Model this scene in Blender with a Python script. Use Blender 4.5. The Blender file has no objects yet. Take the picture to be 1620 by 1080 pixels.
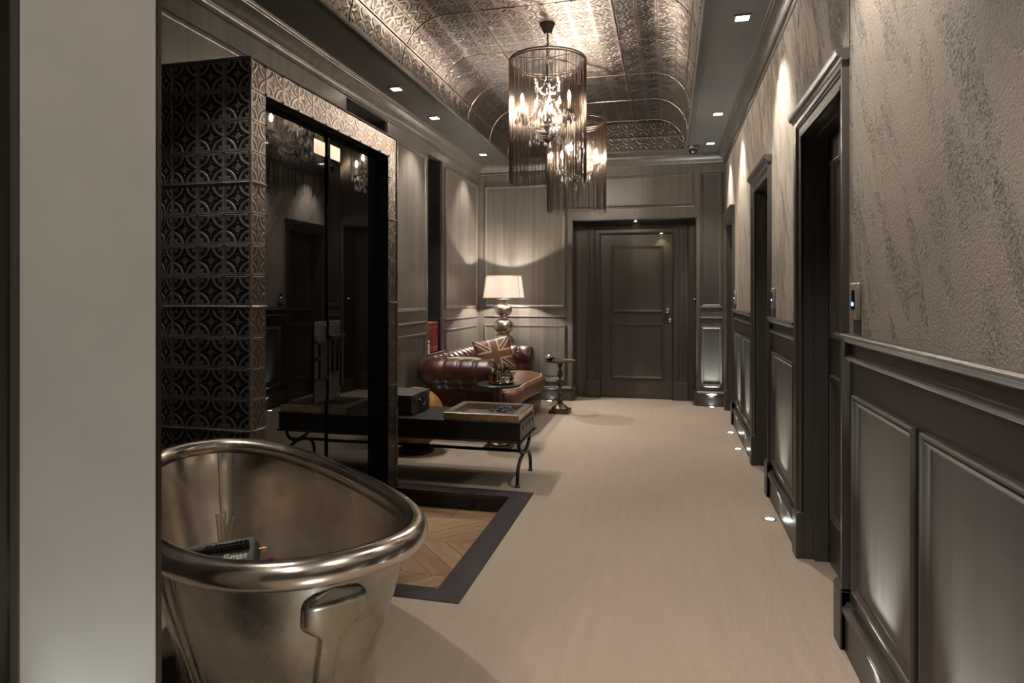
import bpy, bmesh, math, random
from mathutils import Vector, Matrix, noise
random.seed(7)
PI = math.pi
S = bpy.context.scene
COL = S.collection
sin, cos = math.sin, math.cos

# ------------------------------------------------------------------ camera, world, exposure
TH = math.atan(248.0 / 1020.0)
cam = bpy.data.cameras.new('camera')
cam.sensor_width = 36.0
cam.lens = 36.0 * 1020.0 / 1620.0
cam.shift_y = -74.0 / 1620.0
cam.clip_start = 0.05
co = bpy.data.objects.new('camera', cam)
COL.objects.link(co)
co.location = (0, 0, 1.25)
co.rotation_euler = (PI / 2, 0, TH)
S.camera = co
W = bpy.data.worlds.new('world')
S.world = W
W.use_nodes = True
W.node_tree.nodes['Background'].inputs[0].default_value = (0.012, 0.011, 0.010, 1)
W.node_tree.nodes['Background'].inputs[1].default_value = 1.0
S.view_settings.view_transform = 'Standard'
S.view_settings.look = 'None'
S.view_settings.exposure = 1.15
S.view_settings.gamma = 1.0
S.view_settings.use_curve_mapping = False
S.cycles.use_denoising = True
S.cycles.max_bounces = 8
S.cycles.caustics_reflective = False
S.cycles.caustics_refractive = False
S.cycles.sample_clamp_indirect = 4.0
P_DOWN, P_UP, E_BULB, E_LAMP = 48.0, 56.0, 1150.0, 3300.0
WARM, COOL, DAYL = (1.0, 0.80, 0.60), (0.92, 1.0, 0.98), (1.0, 0.92, 0.83)
NARROW = math.radians(86)

# ------------------------------------------------------------------ mesh helpers
class MB:
    def __init__(s): s.v, s.f = [], []
    def add(s, v, f):
        o = len(s.v)
        s.v += [tuple(p) for p in v]
        s.f += [tuple(i + o for i in q) for q in f]
        return s
    def box(s, x0, x1, y0, y1, z0, z1):
        v = [(x, y, z) for z in (z0, z1) for y in (y0, y1) for x in (x0, x1)]
        return s.add(v, [(0, 2, 3, 1), (4, 5, 7, 6), (0, 1, 5, 4), (2, 6, 7, 3), (0, 4, 6, 2), (1, 3, 7, 5)])
    def grid(s, fn, nu, nv, cu=False, cv=False):
        nu1, nv1 = (nu if cu else nu + 1), (nv if cv else nv + 1)
        v = [fn(i / nu, j / nv) for j in range(nv1) for i in range(nu1)]
        f = []
        for j in range(nv):
            for i in range(nu):
                a, b = i, (i + 1) % nu1
                c, d = j, (j + 1) % nv1
                f.append((c * nu1 + a, c * nu1 + b, d * nu1 + b, d * nu1 + a))
        return s.add(v, f)
    def lathe(s, prof, n=24, c=(0, 0, 0), caps=True):
        m = len(prof)
        v = [(c[0] + r * cos(2 * PI * i / n), c[1] + r * sin(2 * PI * i / n), c[2] + z) for r, z in prof for i in range(n)]
        f = [(j * n + i, j * n + (i + 1) % n, (j + 1) * n + (i + 1) % n, (j + 1) * n + i) for j in range(m - 1) for i in range(n)]
        if caps:
            f.append(tuple(range(n - 1, -1, -1)))
            f.append(tuple((m - 1) * n + i for i in range(n)))
        return s.add(v, f)
    def tube(s, pts, r, n=8, closed=False):
        pts = [Vector(p) for p in pts]
        N = len(pts)
        rs = r if isinstance(r, (list, tuple)) else [r] * N
        v, up = [], None
        for i, p in enumerate(pts):
            a = pts[(i - 1) % N] if closed or i else pts[0]
            b = pts[(i + 1) % N] if closed or i < N - 1 else pts[-1]
            t = (b - a).normalized()
            if up is None:
                up = Vector((0, 0, 1)) if abs(t.z) < 0.9 else Vector((1, 0, 0))
            x = t.cross(up).normalized()
            up = x.cross(t).normalized()
            v += [p + rs[i] * (cos(2 * PI * k / n) * x + sin(2 * PI * k / n) * up) for k in range(n)]
        M = N if closed else N - 1
        f = [(i * n + k, i * n + (k + 1) % n, ((i + 1) % N) * n + (k + 1) % n, ((i + 1) % N) * n + k) for i in range(M) for k in range(n)]
        if not closed:
            f.append(tuple(range(n - 1, -1, -1)))
            f.append(tuple((N - 1) * n + k for k in range(n)))
        return s.add(v, f)
    def ball(s, c, r, nu=10, nv=6, sx=1, sy=1, sz=1):
        pr = [(max(1e-5, r * sin(PI * j / nv)), -r * cos(PI * j / nv)) for j in range(nv + 1)]
        o = len(s.v)
        s.lathe(pr, nu, (0, 0, 0), True)
        for i in range(o, len(s.v)):
            x, y, z = s.v[i]
            s.v[i] = (c[0] + x * sx, c[1] + y * sy, c[2] + z * sz)
        return s
    def mould(s, pl, pts, prof, closed=False):
        """sweep prof [(offset to the left of the path, height off the plane)] along a 2d path, mitred"""
        O, U, V, N = pl
        n = len(pts)
        pts = [Vector((p[0], p[1])) for p in pts]
        rings = []
        for i in range(n):
            d0 = (pts[i] - pts[i - 1]).normalized() if (closed or i) else None
            d1 = (pts[(i + 1) % n] - pts[i]).normalized() if (closed or i < n - 1) else None
            if d0 is None: d0 = d1
            if d1 is None: d1 = d0
            n0, n1 = Vector((-d0.y, d0.x)), Vector((-d1.y, d1.x))
            m = n0 + n1
            m = m / max(1e-6, m.dot(n0))
            rings.append([O + U * (pts[i].x + m.x * o) + V * (pts[i].y + m.y * o) + N * h for o, h in prof])
        k = len(prof)
        v = [p for r in rings for p in r]
        M = n if closed else n - 1
        f = [(i * k + j, ((i + 1) % n) * k + j, ((i + 1) % n) * k + j + 1, i * k + j + 1) for i in range(M) for j in range(k - 1)]
        if not closed:
            f.append(tuple(range(k)))
            f.append(tuple((n - 1) * k + j for j in range(k)))
        return s.add(v, f)
    def xform(s, M):
        s.v = [tuple(M @ Vector(p)) for p in s.v]
        return s
    def mesh(s, name, smooth=35, fix=True):
        me = bpy.data.meshes.new(name)
        me.from_pydata(s.v, [], s.f)
        if fix:
            bm = bmesh.new(); bm.from_mesh(me)
            bmesh.ops.recalc_face_normals(bm, faces=bm.faces)
            bm.to_mesh(me); bm.free()
        if smooth:
            me.shade_smooth()
            if smooth < 180: me.set_sharp_from_angle(angle=math.radians(smooth))
        me.update()
        return me
    def build(s, name, mat, parent=None, smooth=35, loc=None, rot=None, bevel=0, fix=True):
        return link(name, s.mesh(name, smooth, fix), mat, parent, loc, rot, bevel)

def link(name, me, mat, parent=None, loc=None, rot=None, bevel=0):
    if mat and not me.materials: me.materials.append(mat)
    o = bpy.data.objects.new(name, me)
    COL.objects.link(o)
    if parent: o.parent = parent
    if loc: o.location = loc
    if rot: o.rotation_euler = rot
    if bevel:
        b = o.modifiers.new('bevel', 'BEVEL'); b.width = bevel; b.segments = 2; b.limit_method = 'ANGLE'
    return o

def tag(o, label=None, cat=None, group=None, kind=None):
    if label: o['label'] = label
    if cat: o['category'] = cat
    if group: o['group'] = group
    if kind: o['kind'] = kind
    return o
def empty(name, loc=(0, 0, 0), rz=0, label=None, cat=None, group=None, kind=None):
    o = bpy.data.objects.new(name, None); COL.objects.link(o)
    o.location = loc; o.rotation_euler = (0, 0, rz); o.empty_display_size = 0.1
    return tag(o, label, cat, group, kind)
def structure(o): o['kind'] = 'structure'; return o
def copy_tree(o, parent=None):
    c = o.copy(); COL.objects.link(c)
    if parent: c.parent = parent
    for ch in list(o.children): copy_tree(ch, c)
    return c
V3 = Vector
X_, Y_, Z_ = V3((1, 0, 0)), V3((0, 1, 0)), V3((0, 0, 1))
def planeR(x): return (V3((x, 0, 0)), Y_, Z_, -X_)
def planeL(x): return (V3((x, 0, 0)), Y_, Z_, X_)
def planeE(y): return (V3((0, y, 0)), X_, Z_, -Y_)
def rect(u0, u1, v0, v1): return [(u0, v0), (u1, v0), (u1, v1), (u0, v1)]
def pbox(mb, pl, u0, u1, v0, v1, h0, h1):
    O, U, V, N = pl
    P = [O + U * u + V * v + N * h for h in (h0, h1) for v in (v0, v1) for u in (u0, u1)]
    return mb.add(P, [(0, 2, 3, 1), (4, 5, 7, 6), (0, 1, 5, 4), (2, 6, 7, 3), (0, 4, 6, 2), (1, 3, 7, 5)])

# ------------------------------------------------------------------ materials
class M_:
    def __init__(s, name, col=(0.5, 0.5, 0.5), rough=0.5, metal=0.0, **kw):
        s.m = bpy.data.materials.new(name); s.m.use_nodes = True
        s.nt = s.m.node_tree; s.b = s.nt.nodes['Principled BSDF']
        s.set('Base Color', (*col, 1)); s.set('Roughness', rough); s.set('Metallic', metal)
        for k, v in kw.items(): s.set(k.replace('_', ' '), v)
        s._tc = None
    def set(s, k, v): s.b.inputs[k].default_value = v
    def n(s, t, **kw):
        nd = s.nt.nodes.new('ShaderNode' + t)
        for k, v in kw.items():
            if k in nd.inputs: nd.inputs[k].default_value = v
            elif k.replace('_', ' ') in nd.inputs: nd.inputs[k.replace('_', ' ')].default_value = v
            else: setattr(nd, k, v)
        return nd
    def l(s, a, b): s.nt.links.new(a, b)
    def co(s, scale=(1, 1, 1), rot=(0, 0, 0)):
        if not s._tc: s._tc = s.n('TexCoord')
        mp = s.n('Mapping'); mp.inputs['Scale'].default_value = scale; mp.inputs['Rotation'].default_value = rot
        s.l(s._tc.outputs['Object'], mp.inputs['Vector'])
        return mp.outputs['Vector']
    def co_rot(s, stretch, rot):
        v = s.co(); mp = s.nt.nodes[-1]
        mp.vector_type = 'TEXTURE'; mp.inputs['Rotation'].default_value = rot; mp.inputs['Scale'].default_value = tuple(1 / k for k in stretch)
        return v
    def noise(s, scale, detail=3, rough=0.5, stretch=(1, 1, 1), rot=(0, 0, 0), dist=0.0):
        nd = s.n('TexNoise'); nd.inputs['Scale'].default_value = scale; nd.inputs['Detail'].default_value = detail
        nd.inputs['Roughness'].default_value = rough; nd.inputs['Distortion'].default_value = dist
        s.l(s.co_rot(stretch, rot) if any(rot) else s.co(stretch), nd.inputs['Vector'])
        return nd.outputs['Fac']
    def ramp(s, fac, stops):
        r = s.n('ValToRGB')
        el = r.color_ramp.elements
        while len(el) < len(stops): el.new(0.5)
        for e, (p, c) in zip(el, stops):
            e.position = p; e.color = (*c, 1) if len(c) == 3 else c
        s.l(fac, r.inputs['Fac'])
        return r.outputs['Color']
    def color(s, out): s.l(out, s.b.inputs['Base Color']); return s
    def rough(s, fac, lo, hi):
        r = s.n('MapRange'); r.inputs['To Min'].default_value = lo; r.inputs['To Max'].default_value = hi
        r.inputs['From Min'].default_value = 0.3; r.inputs['From Max'].default_value = 0.7
        s.l(fac, r.inputs['Value']); s.l(r.outputs[0], s.b.inputs['Roughness']); return s
    def bump(s, fac, strength=0.3, dist=0.002):
        b = s.n('Bump'); b.inputs['Strength'].default_value = strength; b.inputs['Distance'].default_value = dist
        s.l(fac, b.inputs['Height'])
        if s.b.inputs['Normal'].is_linked: s.l(s.b.inputs['Normal'].links[0].from_socket, b.inputs['Normal'])
        s.l(b.outputs['Normal'], s.b.inputs['Normal']); return s
    def math(s, op, a, b=None):
        m = s.n('Math', operation=op)
        for i, x in enumerate((a, b)):
            if x is None: continue
            if isinstance(x, (int, float)): m.inputs[i].default_value = x
            else: s.l(x, m.inputs[i])
        return m.outputs[0]
def vary(m, c, amt, *a, **k):
    lo = tuple(x * (1 - amt) for x in c); hi = tuple(min(1, x * (1 + amt)) for x in c)
    m.color(m.ramp(m.noise(*a, **k), [(0.3, lo), (0.7, hi)])); return m
def emis(name, col, st):
    m = M_(name, col, 0.5); m.set('Emission Color', (*col, 1)); m.set('Emission Strength', st); return m.m

paint = M_('strie_taupe_paint', rough=0.36)
vary(paint, (0.104, 0.091, 0.077), 0.26, 22, 3, 0.6, stretch=(1, 1, 0.02))
PAINT = paint.m
dpaint = M_('dark_taupe_paint', rough=0.34)
vary(dpaint, (0.060, 0.052, 0.045), 0.14, 18, 3, 0.6, stretch=(1, 1, 0.03))
DPAINT = dpaint.m
soff = M_('soffit_paint', rough=0.5); vary(soff, (0.080, 0.072, 0.064), 0.08, 12, 3, 0.5, stretch=(1, 0.1, 1)); SOFFIT = soff.m
pale = M_('pale_eggshell_paint', rough=0.5); vary(pale, (0.44, 0.415, 0.375), 0.04, 5, 3, 0.5); pale.bump(pale.noise(260, 2), 0.15, 0.0006); PALE = pale.m

pl = M_('combed_plaster', rough=0.62)
base_n = pl.noise(2.2, 5, 0.6)
pits = pl.noise(75, 4, 0.7)
# strokes lean: long axis runs down and towards the end of the corridor
streak = pl.noise(9.0, 5, 0.62, (1, 1.6, 0.36), (-0.52, 0, 0), 0.5)
patch = pl.noise(1.6, 2, 0.5)
mask = pl.ramp(pl.math('ADD', pl.math('MULTIPLY', streak, 0.75), pl.math('MULTIPLY', patch, 0.25)), [(0.49, (0, 0, 0)), (0.60, (1, 1, 1))])
pitm = pl.ramp(pits, [(0.42, (1, 1, 1)), (0.54, (0, 0, 0))])
pm = pl.math('MULTIPLY', mask, pitm)
mx = pl.n('MixRGB'); pl.l(pm, mx.inputs[0])
pl.l(pl.ramp(base_n, [(0.3, (0.335, 0.290, 0.242)), (0.7, (0.425, 0.370, 0.312))]), mx.inputs[1])
mx.inputs[2].default_value = (0.21, 0.178, 0.145, 1)
pl.color(mx.outputs[0])
hh = pl.math('SUBTRACT', pl.math('MULTIPLY', pl.noise(150, 3, 0.6), 0.5), pl.math('MULTIPLY', pm, 1.6))
pl.bump(hh, 0.9, 0.006)
PLASTER = pl.m

cp = M_('woven_sisal_carpet', rough=0.95)
wv = cp.n('TexWave', wave_type='BANDS', bands_direction='X'); wv.inputs['Scale'].default_value = 60; wv.inputs['Distortion'].default_value = 3; wv.inputs['Detail'].default_value = 2; wv.inputs['Detail Scale'].default_value = 3
cp.l(cp.co((1, 1, 1), (0, 0, 0.15)), wv.inputs['Vector'])
cn = cp.noise(300, 2, 0.6, (1, 0.6, 1))
cmix = cp.math('ADD', cp.math('MULTIPLY', wv.outputs['Fac'], 0.35), cp.math('MULTIPLY', cn, 0.55))
cmix = cp.math('ADD', cmix, cp.math('MULTIPLY', cp.noise(26, 3, 0.6, (1, 0.07, 1)), 0.2))
cp.color(cp.ramp(cmix, [(0.25, (0.235, 0.185, 0.142)), (0.75, (0.40, 0.325, 0.258))]))
cp.bump(cmix, 0.5, 0.002)
CARPET = cp.m

def metal(name, col, r0, r1, sc=6, amt=0.2, bmp=0.0, bs=60, det=5):
    m = M_(name, col, r0, 1.0)
    vary(m, col, amt, sc, det, 0.6)
    m.rough(m.noise(sc * 1.7, det, 0.65), r0, r1)
    if bmp: m.bump(m.noise(bs, 3, 0.6), bmp, 0.002)
    return m.m
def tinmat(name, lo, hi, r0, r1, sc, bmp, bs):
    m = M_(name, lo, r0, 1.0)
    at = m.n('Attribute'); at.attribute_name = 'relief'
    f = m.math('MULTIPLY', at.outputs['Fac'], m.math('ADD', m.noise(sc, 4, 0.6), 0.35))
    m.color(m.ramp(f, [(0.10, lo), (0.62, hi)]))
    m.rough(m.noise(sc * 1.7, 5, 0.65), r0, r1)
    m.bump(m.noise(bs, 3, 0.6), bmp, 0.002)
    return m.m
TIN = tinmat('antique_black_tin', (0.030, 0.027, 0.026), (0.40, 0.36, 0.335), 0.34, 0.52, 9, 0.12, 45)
TINE = metal('worn_tin_edge', (0.20, 0.18, 0.165), 0.32, 0.5, 14, 0.5)
TINF = tinmat('lit_tin', (0.11, 0.093, 0.082), (0.31, 0.265, 0.235), 0.36, 0.52, 9, 0.2, 55)  # paler copy of the tin: lamplight on the front frame put into its colour
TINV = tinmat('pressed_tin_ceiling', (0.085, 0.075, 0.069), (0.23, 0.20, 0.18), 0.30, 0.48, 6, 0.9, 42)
SEAM = metal('tin_seam', (0.24, 0.20, 0.175), 0.3, 0.45)
NICKEL = metal('aged_nickel', (0.62, 0.55, 0.475), 0.13, 0.28, 4.5, 0.13, 0.012, 9, 2)
NICKELO = metal('dull_nickel', (0.40, 0.375, 0.325), 0.18, 0.34, 6, 0.25, 0.0, 9, 3)
IRON = metal('black_iron', (0.045, 0.042, 0.040), 0.35, 0.55, 20, 0.3, 0.2, 60)
STEELB = M_('blackened_steel_border', (0.05, 0.045, 0.047), 0.4, 0.6); vary(STEELB, (0.062, 0.053, 0.055), 0.25, 7, 4, 0.6); STEELB = STEELB.m
IRONP = metal('worn_iron_plate', (0.09, 0.084, 0.08), 0.4, 0.6, 16, 0.35)
BRONZE = metal('dark_bronze', (0.12, 0.095, 0.078), 0.3, 0.45, 20, 0.2)
CHAIN = metal('bronze_chain', (0.26, 0.20, 0.165), 0.28, 0.42, 20, 0.2)
ABRASS = metal('aged_brass', (0.13, 0.108, 0.068), 0.28, 0.5, 25, 0.4, 0.2, 60)
HAMMER = metal('hammered_brass', (0.78, 0.58, 0.41), 0.25, 0.45, 22, 0.4, 1.0, 48)
PEWTER = metal('pewter', (0.185, 0.165, 0.145), 0.35, 0.5, 15, 0.2)
SILVER = metal('mercury_silver', (0.56, 0.52, 0.48), 0.26, 0.42, 30, 0.25, 0.05, 60)
CHROME = M_('polished_chrome', (0.75, 0.72, 0.68), 0.15, 1.0).m
BLKGLOSS = M_('black_gloss_lacquer', (0.004, 0.004, 0.004), 0.015, 0.0); BLKGLOSS.set('IOR', 1.62); BLKGLOSS = BLKGLOSS.m
BLACK = M_('black_satin', (0.012, 0.011, 0.011), 0.45).m
BLKWOOD = M_('ebonised_wood', rough=0.38); vary(BLKWOOD, (0.018, 0.016, 0.015), 0.4, 6, 4, 0.6, stretch=(0.3, 6, 6)); BLKWOOD = BLKWOOD.m
TRUNKM = M_('dark_leatherette', rough=0.5); vary(TRUNKM, (0.05, 0.046, 0.042), 0.3, 14, 4, 0.6); TRUNKM.bump(TRUNKM.noise(180, 2), 0.3, 0.001); TRUNKM = TRUNKM.m
lt = M_('oxblood_leather', rough=0.3)
lt.color(lt.ramp(lt.noise(7, 4, 0.6), [(0.3, (0.027, 0.0095, 0.0075)), (0.55, (0.060, 0.021, 0.0155)), (0.75, (0.105, 0.040, 0.028))]))
lt.rough(lt.noise(9, 4), 0.26, 0.42); lt.bump(lt.noise(90, 3, 0.6), 0.2, 0.002); lt.bump(lt.noise(14, 3, 0.6, dist=1.0), 0.25, 0.008)
LEATHER = lt.m
ls = M_('worn_tan_leather', rough=0.27)
ls.color(ls.ramp(ls.noise(6, 5, 0.6), [(0.3, (0.085, 0.033, 0.020)), (0.55, (0.145, 0.064, 0.037)), (0.75, (0.24, 0.125, 0.078))]))
ls.bump(ls.noise(16, 4, 0.6, (0.5, 1.8, 1), (0, 0, 0.5), 1.6), 0.8, 0.02); ls.bump(ls.noise(110, 3), 0.15, 0.002)
LSEAT = ls.m
LBROWN = M_('cushion_brown_leather', rough=0.42); vary(LBROWN, (0.15, 0.070, 0.038), 0.3, 9, 4, 0.6); LBROWN = LBROWN.m
LDARK = M_('cushion_dark_leather', rough=0.42); vary(LDARK, (0.085, 0.036, 0.021), 0.3, 9, 4, 0.6); LDARK = LDARK.m
CREAM = M_('cream_leather', rough=0.45); vary(CREAM, (0.52, 0.40, 0.26), 0.15, 12, 3, 0.6); CREAM = CREAM.m
BEIGE = M_('beige_velvet', rough=0.85); vary(BEIGE, (0.33, 0.26, 0.17), 0.12, 12, 3, 0.6); BEIGE = BEIGE.m
wd = M_('oiled_oak', rough=0.45)
oi = wd.n('ObjectInfo')
wn = wd.noise(2.2, 6, 0.65, (1.2, 14, 14), dist=1.6)
wc = wd.ramp(wd.math('ADD', wd.math('MULTIPLY', wn, 0.75), wd.math('MULTIPLY', oi.outputs['Random'], 0.32)), [(0.3, (0.15, 0.083, 0.04)), (0.55, (0.27, 0.165, 0.085)), (0.8, (0.38, 0.255, 0.145))])
wd.color(wc); wd.bump(wn, 0.15, 0.001); OAK = wd.m
BURL = M_('burl_veneer', rough=0.28)
BURL.color(BURL.ramp(BURL.noise(9, 6, 0.7, dist=2.2), [(0.3, (0.10, 0.035, 0.012)), (0.5, (0.36, 0.175, 0.055)), (0.7, (0.55, 0.34, 0.13))])); BURL = BURL.m
def book_mat():
    m = M_('red_cloth', rough=0.6); vary(m, (0.19, 0.016, 0.018), 0.15, 40, 2); return m.m
REDB = book_mat(); GOLD = metal('gilt', (0.6, 0.4, 0.16), 0.3, 0.4)
PAGE = M_('page_paper', (0.55, 0.48, 0.36), 0.9).m
sh = M_('linen_shade', (0.62, 0.50, 0.44), 0.9)
sh_n = sh.noise(160, 2, 0.6, (1, 1, 0.3)); sh.color(sh.ramp(sh_n, [(0.3, (0.70, 0.60, 0.56)), (0.7, (0.86, 0.78, 0.73))]))
tr = sh.n('BsdfTranslucent'); tr.inputs['Color'].default_value = (0.95, 0.89, 0.85, 1)
ms = sh.n('MixShader'); ms.inputs[0].default_value = 0.62
sh.l(sh.b.outputs[0], ms.inputs[1]); sh.l(tr.outputs[0], ms.inputs[2]); sh.l(ms.outputs[0], sh.nt.nodes['Material Output'].inputs['Surface'])
SHADE = sh.m
GLASS = M_('clear_glass', (0.95, 0.95, 0.95), 0.02, Transmission_Weight=1.0).m
CRYSTAL = M_('cut_crystal', (0.95, 0.92, 0.88), 0.03, Transmission_Weight=0.45, IOR=1.75).m
AMBER = M_('amber_spirit', (0.80, 0.33, 0.06), 0.03, Transmission_Weight=0.9).m
STONE = M_('polished_dark_glass_stone', (0.035, 0.035, 0.055), 0.08); vary(STONE, (0.20, 0.20, 0.26), 0.8, 26, 2); STONE.set('Metallic', 0.5); STONE = STONE.m
OLIVE = M_('olive_enamel', rough=0.42); vary(OLIVE, (0.095, 0.105, 0.085), 0.15, 20, 3); OLIVE.bump(OLIVE.noise(150, 2), 0.1, 0.001); OLIVE = OLIVE.m
REED = M_('rattan', (0.95, 0.78, 0.45), 0.7).m
REDP = M_('dark_red_gloss', (0.16, 0.01, 0.015), 0.15).m
WHITE = M_('white_print', (0.75, 0.73, 0.68), 0.6).m
COPPER = metal('copper', (0.60, 0.33, 0.2), 0.2, 0.35, 20, 0.2)
KEYP = M_('brushed_plate', (0.42, 0.37, 0.32), 0.4, 0.5).m
PATCH = metal('nickel_fitting', (0.36, 0.30, 0.255), 0.4, 0.5)
IVORY = M_('ivory_plaster', (0.5, 0.42, 0.33), 0.6).m
E_DOWN = emis('downlight_glow', (1.0, 0.95, 0.88), 16)
E_COOL = emis('uplight_glow', (0.92, 1.0, 0.96), 14)
E_LED = emis('blue_led', (0.05, 0.18, 1.0), 4)
E_LEDW = emis('led_white', (0.7, 0.85, 1.0), 5)
E_BULBM = emis('candle_bulb_glow', (1.0, 0.85, 0.68), E_BULB)
E_LAMPM = emis('table_lamp_bulb_glow', (1.0, 0.91, 0.80), E_LAMP)
E_SPOT = emis('small_spot_glow', (1.0, 0.92, 0.7), 14)

def spot(loc, aim, power, col, ang, blend=0.4, rad=0.02, parent=None):
    L = bpy.data.lights.new('spot_beam', 'SPOT'); L.energy = power; L.color = col; L.spot_size = ang; L.spot_blend = blend; L.shadow_soft_size = rad
    o = bpy.data.objects.new('spot_beam', L); COL.objects.link(o); o.location = loc
    o.rotation_euler = (V3(aim) - V3(loc)).to_track_quat('-Z', 'Y').to_euler()
    if parent:
        o.parent = parent; o.matrix_parent_inverse = Matrix.Translation(parent.location).inverted()
    return o

# ------------------------------------------------------------------ setting: dimensions
XL, XR, YE, YB, ZS, ZV = -2.25, 0.62, 7.55, -2.6, 2.82, 3.15
P_PANEL = [(0, 0), (0, 0.012), (0.005, 0.018), (0.011, 0.018), (0.014, 0.012), (0.019, 0.014), (0.026, 0.010), (0.032, 0.004), (0.036, 0.003), (0.036, 0)]
P_BASE = [(0, 0), (0, 0.018), (0.128, 0.018), (0.132, 0.026), (0.142, 0.030), (0.152, 0.027), (0.158, 0.018), (0.170, 0.012), (0.170, 0)]
P_DADO = [(0, 0), (0, 0.010), (0.008, 0.020), (0.018, 0.024), (0.022, 0.034), (0.030, 0.036), (0.036, 0.032), (0.036, 0)]
P_BEAD = [(0, 0), (0, 0.008), (0.006, 0.017), (0.014, 0.020), (0.020, 0.014), (0.024, 0.006), (0.024, 0)]
P_CROWN = [(0, 0), (0, 0.010), (0.010, 0.016), (0.016, 0.016), (0.020, 0.010), (0.030, 0.012), (0.036, 0.022), (0.055, 0.032), (0.080, 0.056), (0.092, 0.080), (0.098, 0.082), (0.100, 0.092), (0.110, 0.096), (0.122, 0.096), (0.122, 0)]
P_CASE = [(0, 0), (0, 0.012), (0.010, 0.016), (0.016, 0.012), (0.040, 0.013), (0.046, 0.019), (0.052, 0.018), (0.058, 0.024), (0.070, 0.026), (0.080, 0.028), (0.090, 0.028), (0.090, 0)]

# ------------------------------------------------------------------ floor with the sunken parquet
BX0, BX1, BY0, BY1 = -1.73, -0.825, 2.48, 3.98
IX1, IY0, IY1 = -0.954, 2.590, 3.865
fl = MB()
fl.box(-2.7, BX0, YB, 8.1, -0.03, 0); fl.box(BX1, 0.9, YB, 8.1, -0.03, 0)
fl.box(BX0, BX1, YB, BY0, -0.03, 0); fl.box(BX0, BX1, BY1, 8.1, -0.03, 0)
floor = structure(fl.build('floor', CARPET, smooth=0))
bd = MB()
bd.box(IX1, BX1, IY0, IY1, -0.02, 0.004); bd.box(BX0, BX1, BY0, IY0, -0.02, 0.004); bd.box(BX0, BX1, IY1, BY1, -0.02, 0.004)
b = bd.build('steel_border', STEELB, floor, smooth=0, bevel=0.001); tag(b, 'blackened steel border around sunken parquet')
pw = MB()
pw.box(IX1, IX1 + 0.02, IY0, IY1, -0.13, -0.02); pw.box(BX0, IX1, IY1, IY1 + 0.02, -0.13, -0.02); pw.box(BX0, IX1, IY0 - 0.02, IY0, -0.13, -0.02)
pw.box(BX0 - 0.02, BX0, IY0, IY1, -0.13, -0.0); pw.box(BX0, IX1, IY0, IY1, -0.14, -0.125)
pit = pw.build('recess_wall', BLACK, floor, smooth=0)
ring = MB(); ring.box(-1.205, -1.185, IY1 - 0.006, IY1, -0.085, -0.035); ring.tube([(-1.195 + 0.012 * cos(a), IY1 - 0.010, -0.065 + 0.018 * sin(a)) for a in [2 * PI * k / 12 for k in range(12)]], 0.003, 6, True)
tag(ring.build('pull_ring', IRON, pit), 'small iron pull ring in recess wall')

def clip(poly, x0, x1, y0, y1):
    for ax, lim, sg in ((0, x0, 1), (0, x1, -1), (1, y0, 1), (1, y1, -1)):
        out = []
        for i, p in enumerate(poly):
            q = poly[(i + 1) % len(poly)]
            a, b_ = sg * (p[ax] - lim) >= 0, sg * (q[ax] - lim) >= 0
            if a: out.append(p)
            if a != b_:
                t = (lim - p[ax]) / (q[ax] - p[ax])
                out.append(tuple(p[k] + t * (q[k] - p[k]) for k in (0, 1)))
        poly = out
        if len(poly) < 3: return []
    return poly
def plank(poly, ang):
    c = (sum(p[0] for p in poly) / len(poly), sum(p[1] for p in poly) / len(poly))
    ca, sa = cos(-ang), sin(-ang)
    loc = [((p[0] - c[0]) * ca - (p[1] - c[1]) * sa, (p[0] - c[0]) * sa + (p[1] - c[1]) * ca) for p in poly]
    sx = max(abs(p[0]) for p in loc); sy = max(abs(p[1]) for p in loc)
    loc = [(x * (1 - 0.0015 / sx), y * (1 - 0.0015 / sy)) for x, y in loc]
    n = len(loc); mb = MB()
    mb.add([(x, y, 0) for x, y in loc] + [(x, y, 0.025) for x, y in loc], [tuple(range(n))[::-1], tuple(range(n, 2 * n))] + [(i, (i + 1) % n, n + (i + 1) % n, n + i) for i in range(n)])
    mb.build('plank', OAK, floor, smooth=0, loc=(c[0], c[1], -0.125 + random.uniform(0, 0.0012)), rot=(0, 0, ang))
bands = [(IY0, 2.93, 1), (2.93, 3.33, -1), (3.33, 3.70, 1)]
for y0, y1, sg in bands:
    h, wdt = y1 - y0, 0.155
    k = -6
    while k < 14:
        xa = BX0 + k * wdt
        sk = sg * h * 0.95
        p = clip([(xa, y0), (xa + wdt, y0), (xa + wdt + sk, y1), (xa + sk, y1)], BX0, IX1, y0, y1)
        if p: plank(p, math.atan2(h, sk))
        k += 1
plank([(BX0, 3.70), (-1.28, 3.70), (-1.28, IY1), (BX0, IY1)], 0); plank([(-1.28, 3.70), (IX1, 3.70), (IX1, IY1), (-1.28, IY1)], 0)

# ------------------------------------------------------------------ walls
def panel(parent, plane, u0, u1, v0, v1, mat, prof=P_PANEL):
    f = MB(); pbox(f, plane, u0 + 0.03, u1 - 0.03, v0 + 0.03, v1 - 0.03, -0.004, 0.003)
    p = f.build('panel', mat, parent, smooth=0)
    MB().mould(plane, rect(u0, u1, v0, v1), prof, True).build('panel_moulding', mat, p)
    return p
def rail(parent, name, plane, u0, u1, v, prof, mat):
    return MB().mould(plane, [(u0, v), (u1, v)], prof).build(name, mat, parent)

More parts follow.
